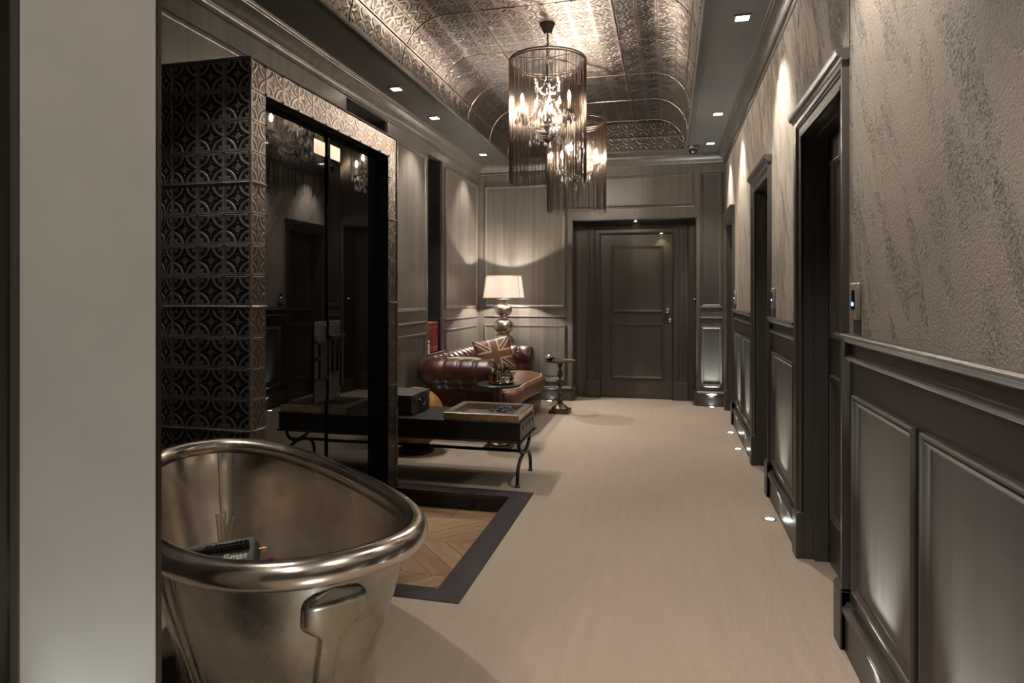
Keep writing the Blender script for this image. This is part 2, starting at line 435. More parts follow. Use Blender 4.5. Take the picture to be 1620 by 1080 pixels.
# right wall, broken by three doors
DOORS = [(2.48, 3.385), (4.24, 5.10), (6.52, 7.40)]
wr = MB()
segs = [(YB, 2.54), (3.325, 4.30), (5.04, 6.58), (7.34, 8.1)]
for a, c in segs: wr.box(XR, XR + 0.20, a, c, 0, ZV)
for a, c in DOORS: wr.box(XR, XR + 0.20, a, c, 2.02, ZV)
wall_r = structure(wr.build('wall_right', DPAINT, smooth=0))
pb = MB()
for a, c in [(YB, 2.48), (3.385, 4.24), (5.10, 6.52), (7.40, 7.55)]: pb.box(XR - 0.004, XR, a, c, 1.10, 2.72)
for a, c in DOORS: pb.box(XR - 0.004, XR, a - 0.01, c + 0.01, 2.09, 2.72)
tag(pb.build('textured_plaster', PLASTER, wall_r, smooth=0), 'beige combed plaster above dado')
PR = planeR(XR)
base_r = empty('baseboard_right', kind='structure')
for a, c in [(YB, 2.48), (3.385, 4.24), (5.10, 6.52)]:
    rail(wall_r, 'dado_rail', PR, a, c, 1.078, P_DADO, DPAINT)
    rail(wall_r, 'bead_rail', PR, a, c, 1.018, P_BEAD, DPAINT)
    MB().mould(PR, [(a, 0), (c, 0)], P_BASE).build('skirting_board', DPAINT, base_r)
for a, c in [(-1.70, -1.15), (-1.1, -0.55), (-0.50, 0.05), (0.10, 0.63), (0.66, 1.20), (1.245, 1.795), (1.845, 2.405), (3.47, 4.16), (5.20, 5.79), (5.84, 6.43)]:
    panel(wall_r, PR, a, c, 0.232, 0.910, DPAINT)

def wall_door(n, y0, y1):
    d = empty('door_%d' % n, (0, 0, 0), kind='structure')
    tag(d, ('nearest', 'second', 'farthest')[n - 1] + ' recessed dark panelled door in right plaster wall')
    a, c = y0 + 0.09, y1 - 0.09
    z = 2.0
    MB().mould(PR, [(c, 0), (c, z), (a, z), (a, 0)][::-1], P_CASE).build('casing', DPAINT, d)
    cap = MB().mould(PR, [(y0 - 0.012, 2.075), (y1 + 0.012, 2.075)], [(0, 0), (0, 0.030), (0.010, 0.034), (0.016, 0.046), (0.030, 0.052), (0.040, 0.052), (0.040, 0)])
    cap.build('cap_moulding', DPAINT, d)
    for u in (y0, y1 - 0.094):
        m = MB(); pbox(m, PR, u, u + 0.094, 0, 0.205, 0, 0.034); m.mould(PR, [(u, 0.205), (u + 0.094, 0.205)], [(0, 0), (0, 0.034), (0.006, 0.032), (0.012, 0.026), (0.012, 0)])
        m.build('plinth_block', DPAINT, d, bevel=0.002)
    j = MB()
    j.box(XR - 0.005, XR + 0.16, a - 0.03, a, 0, z + 0.03); j.box(XR - 0.005, XR + 0.16, c, c + 0.03, 0, z + 0.03); j.box(XR - 0.005, XR + 0.16, a, c, z, z + 0.03)
    j.build('jamb', DPAINT, d, smooth=0)
    st = MB(); st.box(XR + 0.045, XR + 0.105, a, a + 0.02, 0, z); st.box(XR + 0.045, XR + 0.105, c - 0.02, c, 0, z); st.box(XR + 0.045, XR + 0.105, a, c, z - 0.02, z)
    st.build('door_stop', DPAINT, d, smooth=0, bevel=0.002)
    pd = planeR(XR + 0.108)
    lf = MB(); pbox(lf, pd, a + 0.003, c - 0.003, 0.006, z - 0.003, -0.04, 0)
    leaf = lf.build('door_leaf', DPAINT, d, smooth=0, bevel=0.002)
    for v0, v1 in ((0.225, 0.885), (1.05, 1.855)):
        MB().mould(pd, rect(a + 0.10, c - 0.10, v0, v1), P_PANEL, True).build('panel_moulding', DPAINT, leaf)
    hd = MB(); hd.lathe([(0.026, 0), (0.026, 0.006), (0.011, 0.010), (0.011, 0.03), (0.024, 0.038), (0.027, 0.05), (0.020, 0.06), (0.004, 0.063)], 16).xform(Matrix.Translation((XR + 0.108, a + 0.055, 1.02)) @ Matrix.Rotation(-PI / 2, 4, 'Y'))
    hd.build('door_knob', CHROME, leaf)
for i, (a, c) in enumerate(DOORS): wall_door(i + 1, a, c)

# left wall with its niches
wl = MB()
def lbox(y0, y1, z0, z1): wl.box(XL - 0.22, XL, y0, y1, z0, z1)
lbox(YB, 4.22, 0, ZV); lbox(4.92, 5.83, 0, ZV); lbox(6.24, 8.1, 0, ZV)
for y0, y1 in ((4.22, 4.92), (5.83, 6.24)):
    lbox(y0, y1, 0, 0.68); lbox(y0, y1, 2.61 if y0 > 5 else 2.67, ZV)
wl.box(XL - 0.30, XL - 0.22, YB, 8.1, 0, ZV)
wall_l = structure(wl.build('wall_left', PAINT, smooth=0))
PLn = planeL(XL)
sl = MB(); sl.box(XL - 0.2, XL + 0.028, 5.80, 6.27, 0.655, 0.680); sl.build('niche_sill', DPAINT, wall_l, bevel=0.004)
nb = MB(); nb.box(XL - 0.219, XL - 0.205, 5.835, 6.235, 0.68, 2.608); nb.box(XL - 0.219, XL - 0.205, 4.225, 4.915, 0.68, 2.668); nb.box(XL - 0.205, XL - 0.02, 6.225, 6.238, 0.68, 2.608); nb.box(XL - 0.205, XL - 0.02, 4.905, 4.918, 0.68, 2.668)
nb.build('niche_lining', BLKWOOD, wall_l, smooth=0)
for a, c in ((0.2, 2.2), (2.3, 4.15), (4.985, 5.765), (6.31, 7.44)):
    panel(wall_l, PLn, a, c, 1.095, 2.565, PAINT)
    panel(wall_l, PLn, a, c, 0.235, 0.890, PAINT)
    rail(wall_l, 'chair_rail', PLn, a, c, 0.978, P_BEAD, PAINT)
MB().mould(PLn, [(YB, 2.678), (YE, 2.678)], [(0, 0), (0, 0.008), (0.006, 0.014), (0.012, 0.008), (0.018, 0.008), (0.018, 0)]).build('picture_rail', PAINT, wall_l)
bl = empty('baseboard_left', kind='structure')
MB().mould(PLn, [(YB, 0), (YE, 0)], P_BASE).build('skirting_board', PAINT, bl)

# end wall with the deep door recess
RX0, RX1, RZ, YR = -1.11, 0.31, 2.13, 7.89
we = MB()
we.box(-2.55, RX0, YE, YR + 0.2, 0, ZV); we.box(RX1, 0.9, YE, YR + 0.2, 0, ZV); we.box(RX0, RX1, YE, YR + 0.2, RZ, ZV)
we.box(RX0, -0.81, YR, YR + 0.2, 0, RZ); we.box(0.05, RX1, YR, YR + 0.2, 0, RZ); we.box(-0.81, 0.05, YR, YR + 0.2, 1.985, RZ); we.box(-0.9, 0.1, YR + 0.12, YR + 0.2, 0, 2.1)
wall_e = structure(we.build('wall_end', PAINT, smooth=0))
PE = planeE(YE)
panel(wall_e, PE, XL + 0.07, -1.185, 1.095, 2.565, PAINT); panel(wall_e, PE, XL + 0.07, -1.185, 0.235, 0.890, PAINT)
rail(wall_e, 'chair_rail', PE, XL + 0.07, -1.185, 0.978, P_BEAD, PAINT)
panel(wall_e, PE, -1.20, 0.275, 2.245, 2.625, PAINT)
panel(wall_e, PE, 0.345, 0.585, 1.11, 2.62, DPAINT); panel(wall_e, PE, 0.345, 0.585, 0.215, 0.900, DPAINT)
rail(wall_e, 'chair_rail', PE, 0.345, 0.585, 0.985, P_BEAD, DPAINT)
be = empty('baseboard_end', kind='structure')
for u0, u1 in ((XL, RX0), (RX1, XR)): MB().mould(PE, [(u0, 0), (u1, 0)], P_BASE).build('skirting_board', DPAINT, be)
rv = MB()
rv.box(RX0 - 0.001, RX0 + 0.012, YE - 0.002, YR, 0, RZ); rv.box(RX1 - 0.012, RX1 + 0.001, YE - 0.002, YR, 0, RZ); rv.box(RX0, RX1, YE - 0.002, YR, RZ - 0.012, RZ + 0.001)
tag(rv.build('reveal_lining', DPAINT, wall_e, smooth=0), 'dark lining of the door recess')
for x in (RX0 + 0.012, RX1 - 0.012):
    m = MB()
    if x < 0: m.mould((V3((x, 0, 0)), Y_, Z_, X_), [(YE, 0), (YR - 0.03, 0)], P_BASE)
    else: m.mould((V3((x, 0, 0)), Y_, Z_, -X_), [(YE, 0), (YR - 0.03, 0)], P_BASE)
    m.build('skirting_board', DPAINT, be)
d4 = empty('door_4', kind='structure'); tag(d4, 'dark two-panel door in end wall recess with chrome knob')
PD = planeE(YR)
P_CASE2 = [(0, 0), (0, 0.015), (0.012, 0.020), (0.020, 0.015), (0.055, 0.016), (0.062, 0.026), (0.072, 0.024), (0.080, 0.032), (0.10, 0.034), (0.12, 0.030), (0.128, 0.040), (0.150, 0.042), (0.163, 0.036), (0.163, 0)]
MB().mould(PD, [(-0.81, 0), (-0.81, 1.985), (0.05, 1.985), (0.05, 0)], P_CASE2).build('casing', DPAINT, d4)
for u in (-0.977, 0.05):
    m = MB(); pbox(m, PD, u, u + 0.167, 0, 0.215, 0, 0.05); m.build('plinth_block', DPAINT, d4, bevel=0.004)
jm = MB(); jm.box(-0.812, -0.806, YR, YR + 0.06, 0, 1.985); jm.box(0.046, 0.052, YR, YR + 0.06, 0, 1.985); jm.box(-0.81, 0.05, YR, YR + 0.06, 1.981, 1.987); jm.build('jamb', DPAINT, d4, smooth=0)
PDl = planeE(YR + 0.022)
lf = MB(); pbox(lf, PDl, -0.803, 0.043, 0.006, 1.978, -0.045, 0)
leaf = lf.build('door_leaf', DPAINT, d4, smooth=0, bevel=0.002)
for v0, v1 in ((0.235, 0.905), (1.035, 1.845)):
    MB().mould(PDl, rect(-0.68, -0.065, v0, v1), P_PANEL, True).build('panel_moulding', DPAINT, leaf)
k = MB(); k.lathe([(0.030, 0), (0.030, 0.006), (0.012, 0.012), (0.012, 0.03), (0.028, 0.040), (0.034, 0.055), (0.028, 0.07), (0.005, 0.076)], 20).xform(Matrix.Translation((-0.015, YR + 0.022, 1.06)) @ Matrix.Rotation(PI / 2, 4, 'X'))
tag(k.build('door_knob', CHROME, leaf), 'chrome round knob')
k = MB(); k.lathe([(0.022, 0), (0.022, 0.008), (0.016, 0.012), (0.002, 0.013)], 18).xform(Matrix.Translation((0.015, YR + 0.022, 0.945)) @ Matrix.Rotation(PI / 2, 4, 'X')); k.box(0.013, 0.017, YR + 0.006, YR + 0.011, 0.938, 0.952)
tag(k.build('lock_cylinder', CHROME, leaf), 'round chrome lock')

# back wall behind the camera
structure(MB().box(-2.6, 0.9, YB - 0.1, YB, 0, ZV).build('wall_back', PAINT, smooth=0))

# pale partition at the left edge, and the dark panelled return beside it
wp = MB(); wp.box(-1.236, -0.918, 1.0, 1.010, 0, ZS)
wpt = structure(wp.build('wall_partition', PALE, smooth=0))
e = MB(); e.box(-0.918, -0.9145, 0.9985, 1.009, 0, ZS); tag(e.build('edge_strip', BRONZE, wpt, smooth=0), 'thin dark metal edge')
e = MB()
PP = planeE(1.0)
pbox(e, PP, -1.255, -1.236, 0, ZS, -0.02, 0.004); e.build('frame_strip', DPAINT, wpt, smooth=0)
e = MB(); pbox(e, PP, -1.275, -1.255, 0, ZS, -0.10, -0.08); e.build('shadow_gap', BLACK, wpt, smooth=0)
e = MB(); pbox(e, PP, -1.292, -1.275, 0, ZS, -0.03, 0.015); pbox(e, PP, -1.32, -1.292, 0, ZS, -0.03, 0.024); pbox(e, PP, XL + 0.001, -1.32, 0, ZS, -0.05, 0.0); e.build('door_frame', DPAINT, wpt, smooth=0, bevel=0.003)

# ceiling soffit, cornice and pressed tin vault
VX0, VX1, VY1, VY0 = -1.79, 0.175, 7.20, -2.62
cs = MB()
cs.box(-2.6, VX0, YB, 8.1, ZS, ZS + 0.06); cs.box(VX1, 0.9, YB, 8.1, ZS, ZS + 0.06); cs.box(VX0, VX1, VY1, 8.1, ZS, ZS + 0.06)
cs.box(-2.6, 0.9, YB, 8.1, 3.24, 3.30)
ceil = structure(cs.build('ceiling', SOFFIT, smooth=0))
lip = MB()
lip.mould((V3((0, 0, ZS)), X_, Y_, -Z_), [(VX0, YB), (VX0, VY1), (VX1, VY1), (VX1, YB)], [(0, 0), (0, 0.010), (0.008, 0.014), (0.018, 0.010), (0.022, 0)])
lip.build('soffit_lip', SOFFIT, ceil)
cor = empty('trim_1', kind='structure'); tag(cor, 'dark moulded cornice around the ceiling')
PCc = [(0.122 - o, h) for o, h in P_CROWN]
for plane, u0, u1 in ((PLn, YB, YE), (PR, YB, YE), (PE, XL, XR)):
    MB().mould(plane, [(u0, ZS - 0.122), (u1, ZS - 0.122)], P_CROWN).build('cornice', DPAINT if plane is PR else PAINT, cor)

# pressed tin pattern: x, y in -0.5..0.5 of one tile -> relief 0..1
def tin(x, y, k=1.0):
    bumpf = lambda d, w: math.exp(-(d / (w * k)) ** 2)
    ax, ay = abs(x), abs(y)
    h = 0.0
    m = max(ax, ay)
    h = max(h, 0.8 * bumpf(m - 0.475, 0.014), 0.6 * bumpf(m - 0.425, 0.012))
    d = math.hypot(ax - 0.5, ay - 0.5)
    if max(ax, ay) < 0.44:
        h = max(h, 0.9 * bumpf(d - 0.445, 0.014), 0.7 * bumpf(d - 0.40, 0.012))
        u, v = (ax + ay) * 0.7071, (ax - ay) * 0.7071
        for lu, lv, rot in ((0.47, 0.0, 0.0), (0.515, 0.055, 0.9), (0.515, -0.055, -0.9)):
            p, q = u - lu, v - lv
            p, q = p * cos(rot) + q * sin(rot), -p * sin(rot) + q * cos(rot)
            e = math.hypot(p / 0.068, q / 0.030)
            h = max(h, 0.7 * math.exp(-((e - 0.85) / 0.24) ** 2))
    r, ph = math.hypot(x, y), math.atan2(y, x)
    h = max(h, 0.7 * bumpf(r - 0.10 * (0.55 + 0.45 * abs(cos(2 * ph))), 0.016) if r > 0.03 else 0.6)
    for dx, dy in ((0.19, 0), (0, 0.19)):
        h = max(h, 0.7 * bumpf(math.hypot(ax - dx, ay - dy), 0.022))
    return h
def relief(me, vals):
    at = me.attributes.new('relief', 'FLOAT', 'POINT')
    at.data.foreach_set('value', vals + [0.0] * (len(me.vertices) - len(vals)))
def tile_mesh(w, hgt, amp, n=50):
    mb = MB()
    vals = []
    def fn(u, v):
        h = tin(u - 0.5, v - 0.5, 1.05); vals.append(h)
        return ((u - 0.5) * w, -amp * h, (v - 0.5) * hgt)
    mb.grid(fn, n, n)
    k = n + 1
    o = len(mb.v)
    rim = [(-w / 2, 0.004, -hgt / 2), (w / 2, 0.004, -hgt / 2), (w / 2, 0.004, hgt / 2), (-w / 2, 0.004, hgt / 2)]
    mb.add(rim, [(0, 1, 2, 3)])
    me = mb.mesh('tin_tile', 180, fix=False); relief(me, vals)
    return me

# vault sheets: arc length profile, sheets share meshes along the bays
RA = 0.33
CX = (VX0 + VX1) / 2
HW = (VX1 - VX0) / 2
L_ARC, L_FLAT = RA * PI / 2, 2 * (HW - RA)
L_TOT = 2 * L_ARC + L_FLAT
def vault(s_):
    if s_ < L_ARC:
        a = s_ / RA
        return (VX0 + RA * (1 - cos(a)), ZS + RA * sin(a)), (sin(a) * 0 + cos(a), -sin(a))
    if s_ < L_ARC + L_FLAT:
        return (VX0 + RA + (s_ - L_ARC), ZS + RA), (0, -1)
    a = (L_TOT - s_) / RA
    return (VX1 - RA * (1 - cos(a)), ZS + RA * sin(a)), (-cos(a), -sin(a))
BAY = 0.75
SB = [0, 0.15, L_TOT / 2 - 0.45, L_TOT / 2 + 0.45, L_TOT - 0.15, L_TOT]
vlt = empty('ceiling_vault', (0, 0, 0), kind='structure'); tag(vlt, 'barrel ceiling of pressed tin sheets above chandeliers')
bays = [VY1 - 0.06 - BAY * (i + 1) for i in range(13)]
for i in range(5):
    s0, s1 = SB[i], SB[i + 1]
    cells = max(1, round((s1 - s0) / 0.15))
    cw = (s1 - s0) / cells
    res = 26
    nu, nv = cells * res, 5 * res
    vals = []
    def fn(u, v, s0=s0, s1=s1, cells=cells):
        s_ = s0 + 0.004 + (s1 - s0 - 0.008) * u
        (x, z), (nx, nz) = vault(s_)
        cu, cv = u * cells, v * 5
        h = tin(cu - math.floor(min(cu, cells - 1e-6)) - 0.5, cv - math.floor(min(cv, 5 - 1e-6)) - 0.5, 2.0); vals.append(h)
        h *= 0.0036
        h += 0.003 * noise.noise(V3((s_ * 5, v * 4, 3.3))) + 0.0012 * noise.noise(V3((s_ * 22, v * 18, 7.1)))
        return (x + nx * h, v * (BAY - 0.008), z + nz * h)
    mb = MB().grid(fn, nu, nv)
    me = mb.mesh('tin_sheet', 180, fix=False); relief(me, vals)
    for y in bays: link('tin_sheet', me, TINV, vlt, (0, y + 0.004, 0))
sm = MB()
def ridge(mb, pts, r): mb.tube(pts, r, 6)
for s_ in SB[1:-1]:
    (x, z), (nx, nz) = vault(s_)
    for d in (-0.008, 0.008):
        (x2, z2), n2 = vault(s_ + d)
        ridge(sm, [(x2, VY0 + 0.05, z2), (x2, VY1, z2)], 0.0055)
for y in bays + [VY1 - 0.05]:
    ridge(sm, [(*[vault(L_TOT * k / 60)[0][0]], y, vault(L_TOT * k / 60)[0][1]) for k in range(61)], 0.006)
sm.build('seam_bead', SEAM, vlt)
rvt = MB()
for y in bays + [VY1 - 0.05]:
    for s_ in [0.02] + [L_TOT * k / 24 for k in range(1, 24)] + [L_TOT - 0.02]:
        (x, z), (nx, nz) = vault(s_)
        rvt.ball((x + nx * 0.006, y, z + nz * 0.006), 0.0065, 6, 4)
k = 0.0
while k < 9.5:
    for s_ in (0.02, L_TOT - 0.02):
        (x, z), (nx, nz) = vault(s_)
        rvt.ball((x + nx * 0.004, VY1 - 0.1 - k, z), 0.0055, 6, 4)
    k += 0.075
tag(rvt.build('rivets', SEAM, vlt, smooth=180), kind='stuff')
# vertical end of the vault
def endv(u, v):
    x = VX0 + (VX1 - VX0) * u
    dx = min(x - VX0, VX1 - x)
    top = ZS + (RA if dx > RA else math.sqrt(max(0, RA * RA - (RA - dx) ** 2)))
    z = min(ZS + 0.36 * v, max(top, ZS) + 0.01)
    cu, cv = u * 13.0, (z - ZS) / 0.15
    return (x, VY1 - 0.004 - 0.0055 * tin(cu % 1.0 - 0.5, cv % 1.0 - 0.5, 2.0), z)
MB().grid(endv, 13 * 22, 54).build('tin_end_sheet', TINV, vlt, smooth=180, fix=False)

# ------------------------------------------------------------------ light fittings
def downlight(x, y, label, z=ZS, power=P_DOWN, aim=None, ang=NARROW, size=0.036):
    o = empty('downlight', (x, y, z), 0, label, 'downlight', 'square ceiling downlights')
    b = MB()
    for a, c, d, e_ in ((-1.35, 1.35, -1.35, -1), (-1.35, 1.35, 1, 1.35), (-1.35, -1, -1, 1), (1, 1.35, -1, 1)):
        b.box(a * size, c * size, d * size, e_ * size, -0.006, 0.0)
    b.build('bezel', SOFFIT, o, smooth=0)
    d = MB().box(-size, size, -size, size, -0.003, 0.0).build('diffuser', E_DOWN, o, smooth=0)
    spot((x, y, z - 0.012), (x, y, 0) if aim is None else aim, power, DAYL, ang, 0.7, 0.02, o)
    return o
for x, y, l in ((0.405, 3.86, 'square ceiling downlight on right soffit, closest to camera'), (0.415, 5.86, 'middle square downlight on right soffit'), (0.42, 6.98, 'square downlight on right soffit beside dome camera'),
                (-2.02, 4.57, 'first square downlight on left soffit, above wardrobe end'), (-2.02, 5.40, 'middle square downlight on left soffit'), (-2.02, 6.94, 'farthest square downlight on left soffit, by sofa corner')):
    downlight(x, y, l)
HID = {(0.40, 2.1): 'over the near wainscot panels', (0.40, 0.6): 'over the right wall beside the viewpoint', (0.40, -1.2): 'over the right wall behind the viewpoint', (-1.93, 1.55): 'added and aimed to brighten the bathtub', (-0.81, -1.0): 'added as fill in the tin vault behind the viewpoint', (-1.3, -0.2): 'added as fill in the tin vault behind the partition'}  # the vault pair and the bath lamp are added fill, not known fittings
for x, y in ((0.40, 2.1), (0.40, 0.6), (0.40, -1.2), (-1.93, 1.55), (-0.81, -1.0), (-1.3, -0.2)):
    o = downlight(x, y, 'square ceiling downlight out of view ' + HID[(x, y)], z=ZS if abs(x + 0.81) > 0.9 else ZV - 0.03, ang=math.radians(140) if -1.9 < x < 0.3 else NARROW, power=34 if -1.9 < x < 0.3 else P_DOWN, aim=(-1.35, 1.95, 0.2) if x < -1.9 else None)
    o['group'] = 'downlights out of view'
for x, y, z, l, aim in ((-0.38, 7.70, RZ - 0.012, 'tiny round spot in the soffit of the door recess', (-0.38, 7.75, 0)), (-0.085, 7.845, 1.985, 'tiny yellowish spot under the head of the end door frame', (-0.085, 7.905, 0))):
    o = empty('recess_spot', (x, y, z), 0, l, 'spotlight')
    MB().lathe([(0.018, -0.006), (0.018, 0.0)], 16).build('bezel', CHROME, o)
    MB().lathe([(0.011, -0.009), (0.011, -0.006)], 12).build('lens', E_SPOT, o)
    spot((x, y, z - 0.015), aim, 1.6, (1.0, 0.86, 0.45), math.radians(110), 0.8, 0.01, o)

def uplight(x, y, label, aim, power=P_UP, ang=math.radians(54)):
    o = empty('floor_uplight', (x, y, 0), 0, label, 'uplight', 'recessed floor uplights')
    MB().lathe([(0.036, 0.0), (0.036, 0.004), (0.026, 0.006), (0.025, 0.004)], 20, caps=False).build('bezel', CHROME, o)
    MB().lathe([(0.025, 0.0), (0.025, 0.004)], 18).build('lens', E_COOL, o)
    spot((x, y, 0.012), aim, power, COOL, ang, 0.9, 0.015, o)
UPR = XR - 0.075
for y, l in ((3.82, 'lit round floor uplight before the near door gap, largest in view'), (5.50, 'floor uplight before the nearer of two panels past second door'), (6.13, 'floor uplight before the farther of two panels past second door'),
             (2.12, 'floor uplight below the near wainscot panel'), (1.50, 'floor uplight below the second near wainscot panel'), (0.9, 'floor uplight below the third near wainscot panel')):
    uplight(UPR, y, l, (UPR + 0.08, y, 1.0))
uplight(0.465, YE - 0.07, 'floor uplight below the narrow end wall panel', (0.465, YE - 0.035, 1.0))
uplight(XL + 0.09, 5.12, 'floor uplight on left wall behind the sofa arm', (XL + 0.05, 5.12, 1.0), 5)
uplight(-1.36, YE - 0.09, 'floor uplight on end wall beside the sofa', (-1.36, YE - 0.05, 1.0), 4)
uplight(-1.055, 0.90, 'floor uplight below the pale partition', (-1.055, 0.965, 1.0), 14)
uplight(-0.45, 0.75, 'floor uplight before the bathtub end', (-0.75, 1.3, 0.6), 4, math.radians(60))

# dome camera
o = empty('dome_camera', (0.25, 7.09, ZS), 0, 'small dark dome camera on ceiling soffit above end wall', 'camera')
MB().lathe([(0.066, -0.004), (0.066, -0.020), (0.058, -0.034), (0.050, -0.036)], 24, caps=True).build('housing', PEWTER, o)
MB().lathe([(0.047, -0.036), (0.046, -0.05), (0.036, -0.072), (0.018, -0.083), (0.002, -0.086)], 24).build('dome', BLKGLOSS, o)
MB().ball((-0.006, -0.03, -0.062), 0.017, 12, 8).build('lens', CHROME, o)

# keypads
def keypad(name, label, loc, rz, s=1.0):
    o = empty(name, loc, rz, label, 'keypad', 'door keypads')
    MB().box(-0.043 * s, 0.043 * s, -0.014, 0, 0, 0.125 * s).build('plate', KEYP, o, bevel=0.005)
    p = MB().box(-0.016 * s, 0.016 * s, -0.0165, -0.013, 0.035 * s, 0.10 * s).build('window', BLKGLOSS, o, bevel=0.001)
    MB().box(-0.012 * s, 0.012 * s, -0.0172, -0.016, 0.047 * s, 0.060 * s).build('indicator', E_LED, p)
    MB().box(-0.006 * s, 0.008 * s, -0.0175, -0.017, 0.051 * s, 0.055 * s).build('led', E_LEDW, p)
    MB().box(-0.040 * s, 0.040 * s, -0.004, 0, -0.062 * s, 0.0).build('cover_strip', DPAINT, o)
for y, l in ((2.375, 'grey wall keypad with blue light beside the nearest door'), (4.13, 'grey wall keypad with blue light beside the second door'), (6.42, 'grey wall keypad beside the farthest right door')):
    keypad('wall_keypad', l, (XR - 0.004, y, 1.145 + 0.02), -PI / 2)
o = empty('recess_keypad', (RX1 - 0.012, 7.66, 1.155), -PI / 2, 'black keypad glowing blue inside the end door recess', 'keypad')
MB().box(-0.03, 0.03, -0.010, 0, 0, 0.09).build('plate', BLKGLOSS, o, bevel=0.003)
MB().box(-0.018, 0.018, -0.011, -0.009, 0.040, 0.052).build('indicator', E_LED, o)
MB().box(-0.006, 0.006, -0.0115, -0.010, 0.044, 0.048).build('led', E_LEDW, o)

# ------------------------------------------------------------------ wardrobe clad in pressed tin
WX0, WX1, WY0, WY1, WZ = -2.195, -1.733, 2.41, 3.93, 2.264
OY0, OY1, OZ = 2.518, 3.80, 2.13
wdr = empty('wardrobe', (WX1, WY0, 0), 0, 'tall wardrobe clad in pressed black tin tiles with glossy black doors', 'wardrobe')
def wl_(mb): mb.v = [(x - WX1, y - WY0, z) for x, y, z in mb.v]; return mb
cb = MB()
cb.box(WX0, WX1 - 0.012, WY0 + 0.008, WY0 + 0.03, 0, WZ - 0.002); cb.box(WX0, WX1 - 0.012, WY1 - 0.03, WY1 - 0.002, 0, WZ - 0.002)
cb.box(WX0, WX1 - 0.012, WY0 + 0.02, WY1 - 0.02, WZ - 0.03, WZ - 0.003); cb.box(WX0, WX0 + 0.02, WY0 + 0.02, WY1 - 0.02, 0, WZ)
cb.box(WX1 - 0.09, WX1 - 0.012, WY0 + 0.02, OY0 - 0.001, 0, WZ - 0.003); cb.box(WX1 - 0.09, WX1 - 0.012, OY1 + 0.001, WY1 - 0.02, 0, WZ - 0.003); cb.box(WX1 - 0.09, WX1 - 0.012, OY0, OY1, OZ + 0.001, WZ - 0.003)
wl_(cb).build('carcass', BLACK, wdr, smooth=0)
TW = 0.1332
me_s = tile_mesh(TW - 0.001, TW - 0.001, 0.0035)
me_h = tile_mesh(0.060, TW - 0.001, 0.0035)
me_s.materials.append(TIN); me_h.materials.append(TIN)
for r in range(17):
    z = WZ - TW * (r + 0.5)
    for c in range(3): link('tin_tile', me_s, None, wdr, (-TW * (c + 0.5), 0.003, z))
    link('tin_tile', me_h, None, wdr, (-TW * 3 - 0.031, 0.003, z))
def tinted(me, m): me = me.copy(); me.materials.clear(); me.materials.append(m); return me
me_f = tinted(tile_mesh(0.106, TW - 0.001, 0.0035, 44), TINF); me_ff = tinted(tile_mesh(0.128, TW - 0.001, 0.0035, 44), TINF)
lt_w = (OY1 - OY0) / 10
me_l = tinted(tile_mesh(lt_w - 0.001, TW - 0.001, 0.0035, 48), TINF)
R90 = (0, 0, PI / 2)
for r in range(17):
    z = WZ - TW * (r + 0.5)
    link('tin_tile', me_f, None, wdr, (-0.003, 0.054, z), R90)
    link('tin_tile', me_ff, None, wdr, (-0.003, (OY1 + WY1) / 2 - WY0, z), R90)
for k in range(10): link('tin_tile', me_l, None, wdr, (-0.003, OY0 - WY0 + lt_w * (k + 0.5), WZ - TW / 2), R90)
sb = MB()
for r in (4, 8, 12, 16):
    z = WZ - TW * r
    sb.tube([(-0.465, -0.002, z), (0.002, -0.002, z)], 0.006, 6); sb.tube([(0.002, 0, z), (0.002, 0.108, z)], 0.005, 6); sb.tube([(0.002, OY1 - WY0, z), (0.002, WY1 - WY0, z)], 0.005, 6)
sb.tube([(0.001, -0.001, 0), (0.001, -0.001, WZ)], 0.006, 6)
sb.tube([(-0.465, -0.001, WZ), (0.001, -0.001, WZ)], 0.006, 6); sb.tube([(0.001, 0, WZ), (0.001, WY1 - WY0, WZ)], 0.006, 6)
sb.tube([(0.001, WY1 - WY0, 0), (0.001, WY1 - WY0, WZ)], 0.006, 6)
sb.build('edge_bead', TINE, wdr)
rb = MB()
for r in range(18):
    z = WZ - TW * r - (0.006 if r == 0 else 0)
    for c in range(4): rb.ball((-TW * c - (0.008 if c == 0 else 0), -0.004, z), 0.0048, 6, 4)
rb2 = MB()
for r in range(18):
    z = WZ - TW * r - (0.006 if r == 0 else 0)
    for y in (0.006, 0.103, OY1 - WY0 + 0.006, WY1 - WY0 - 0.006): rb2.ball((0.003, y, z), 0.0046, 6, 4)
for k in range(11):
    for z in (WZ - 0.006, OZ + 0.006): rb2.ball((0.003, OY0 - WY0 + lt_w * k, z), 0.0046, 6, 4)
tag(rb.build('nail_heads', TINF, wdr, smooth=180), kind='stuff')
tag(rb2.build('nail_heads', IRON, wdr, smooth=180), kind='stuff')
kick = MB(); kick.box(WX1 - 0.09, WX1 - 0.02, OY0, OY1, 0, 0.035); wl_(kick).build('kick_plate', BLACK, wdr, smooth=0)
DX = -1.805 - WX1
mid = (OY0 + OY1) / 2 - WY0
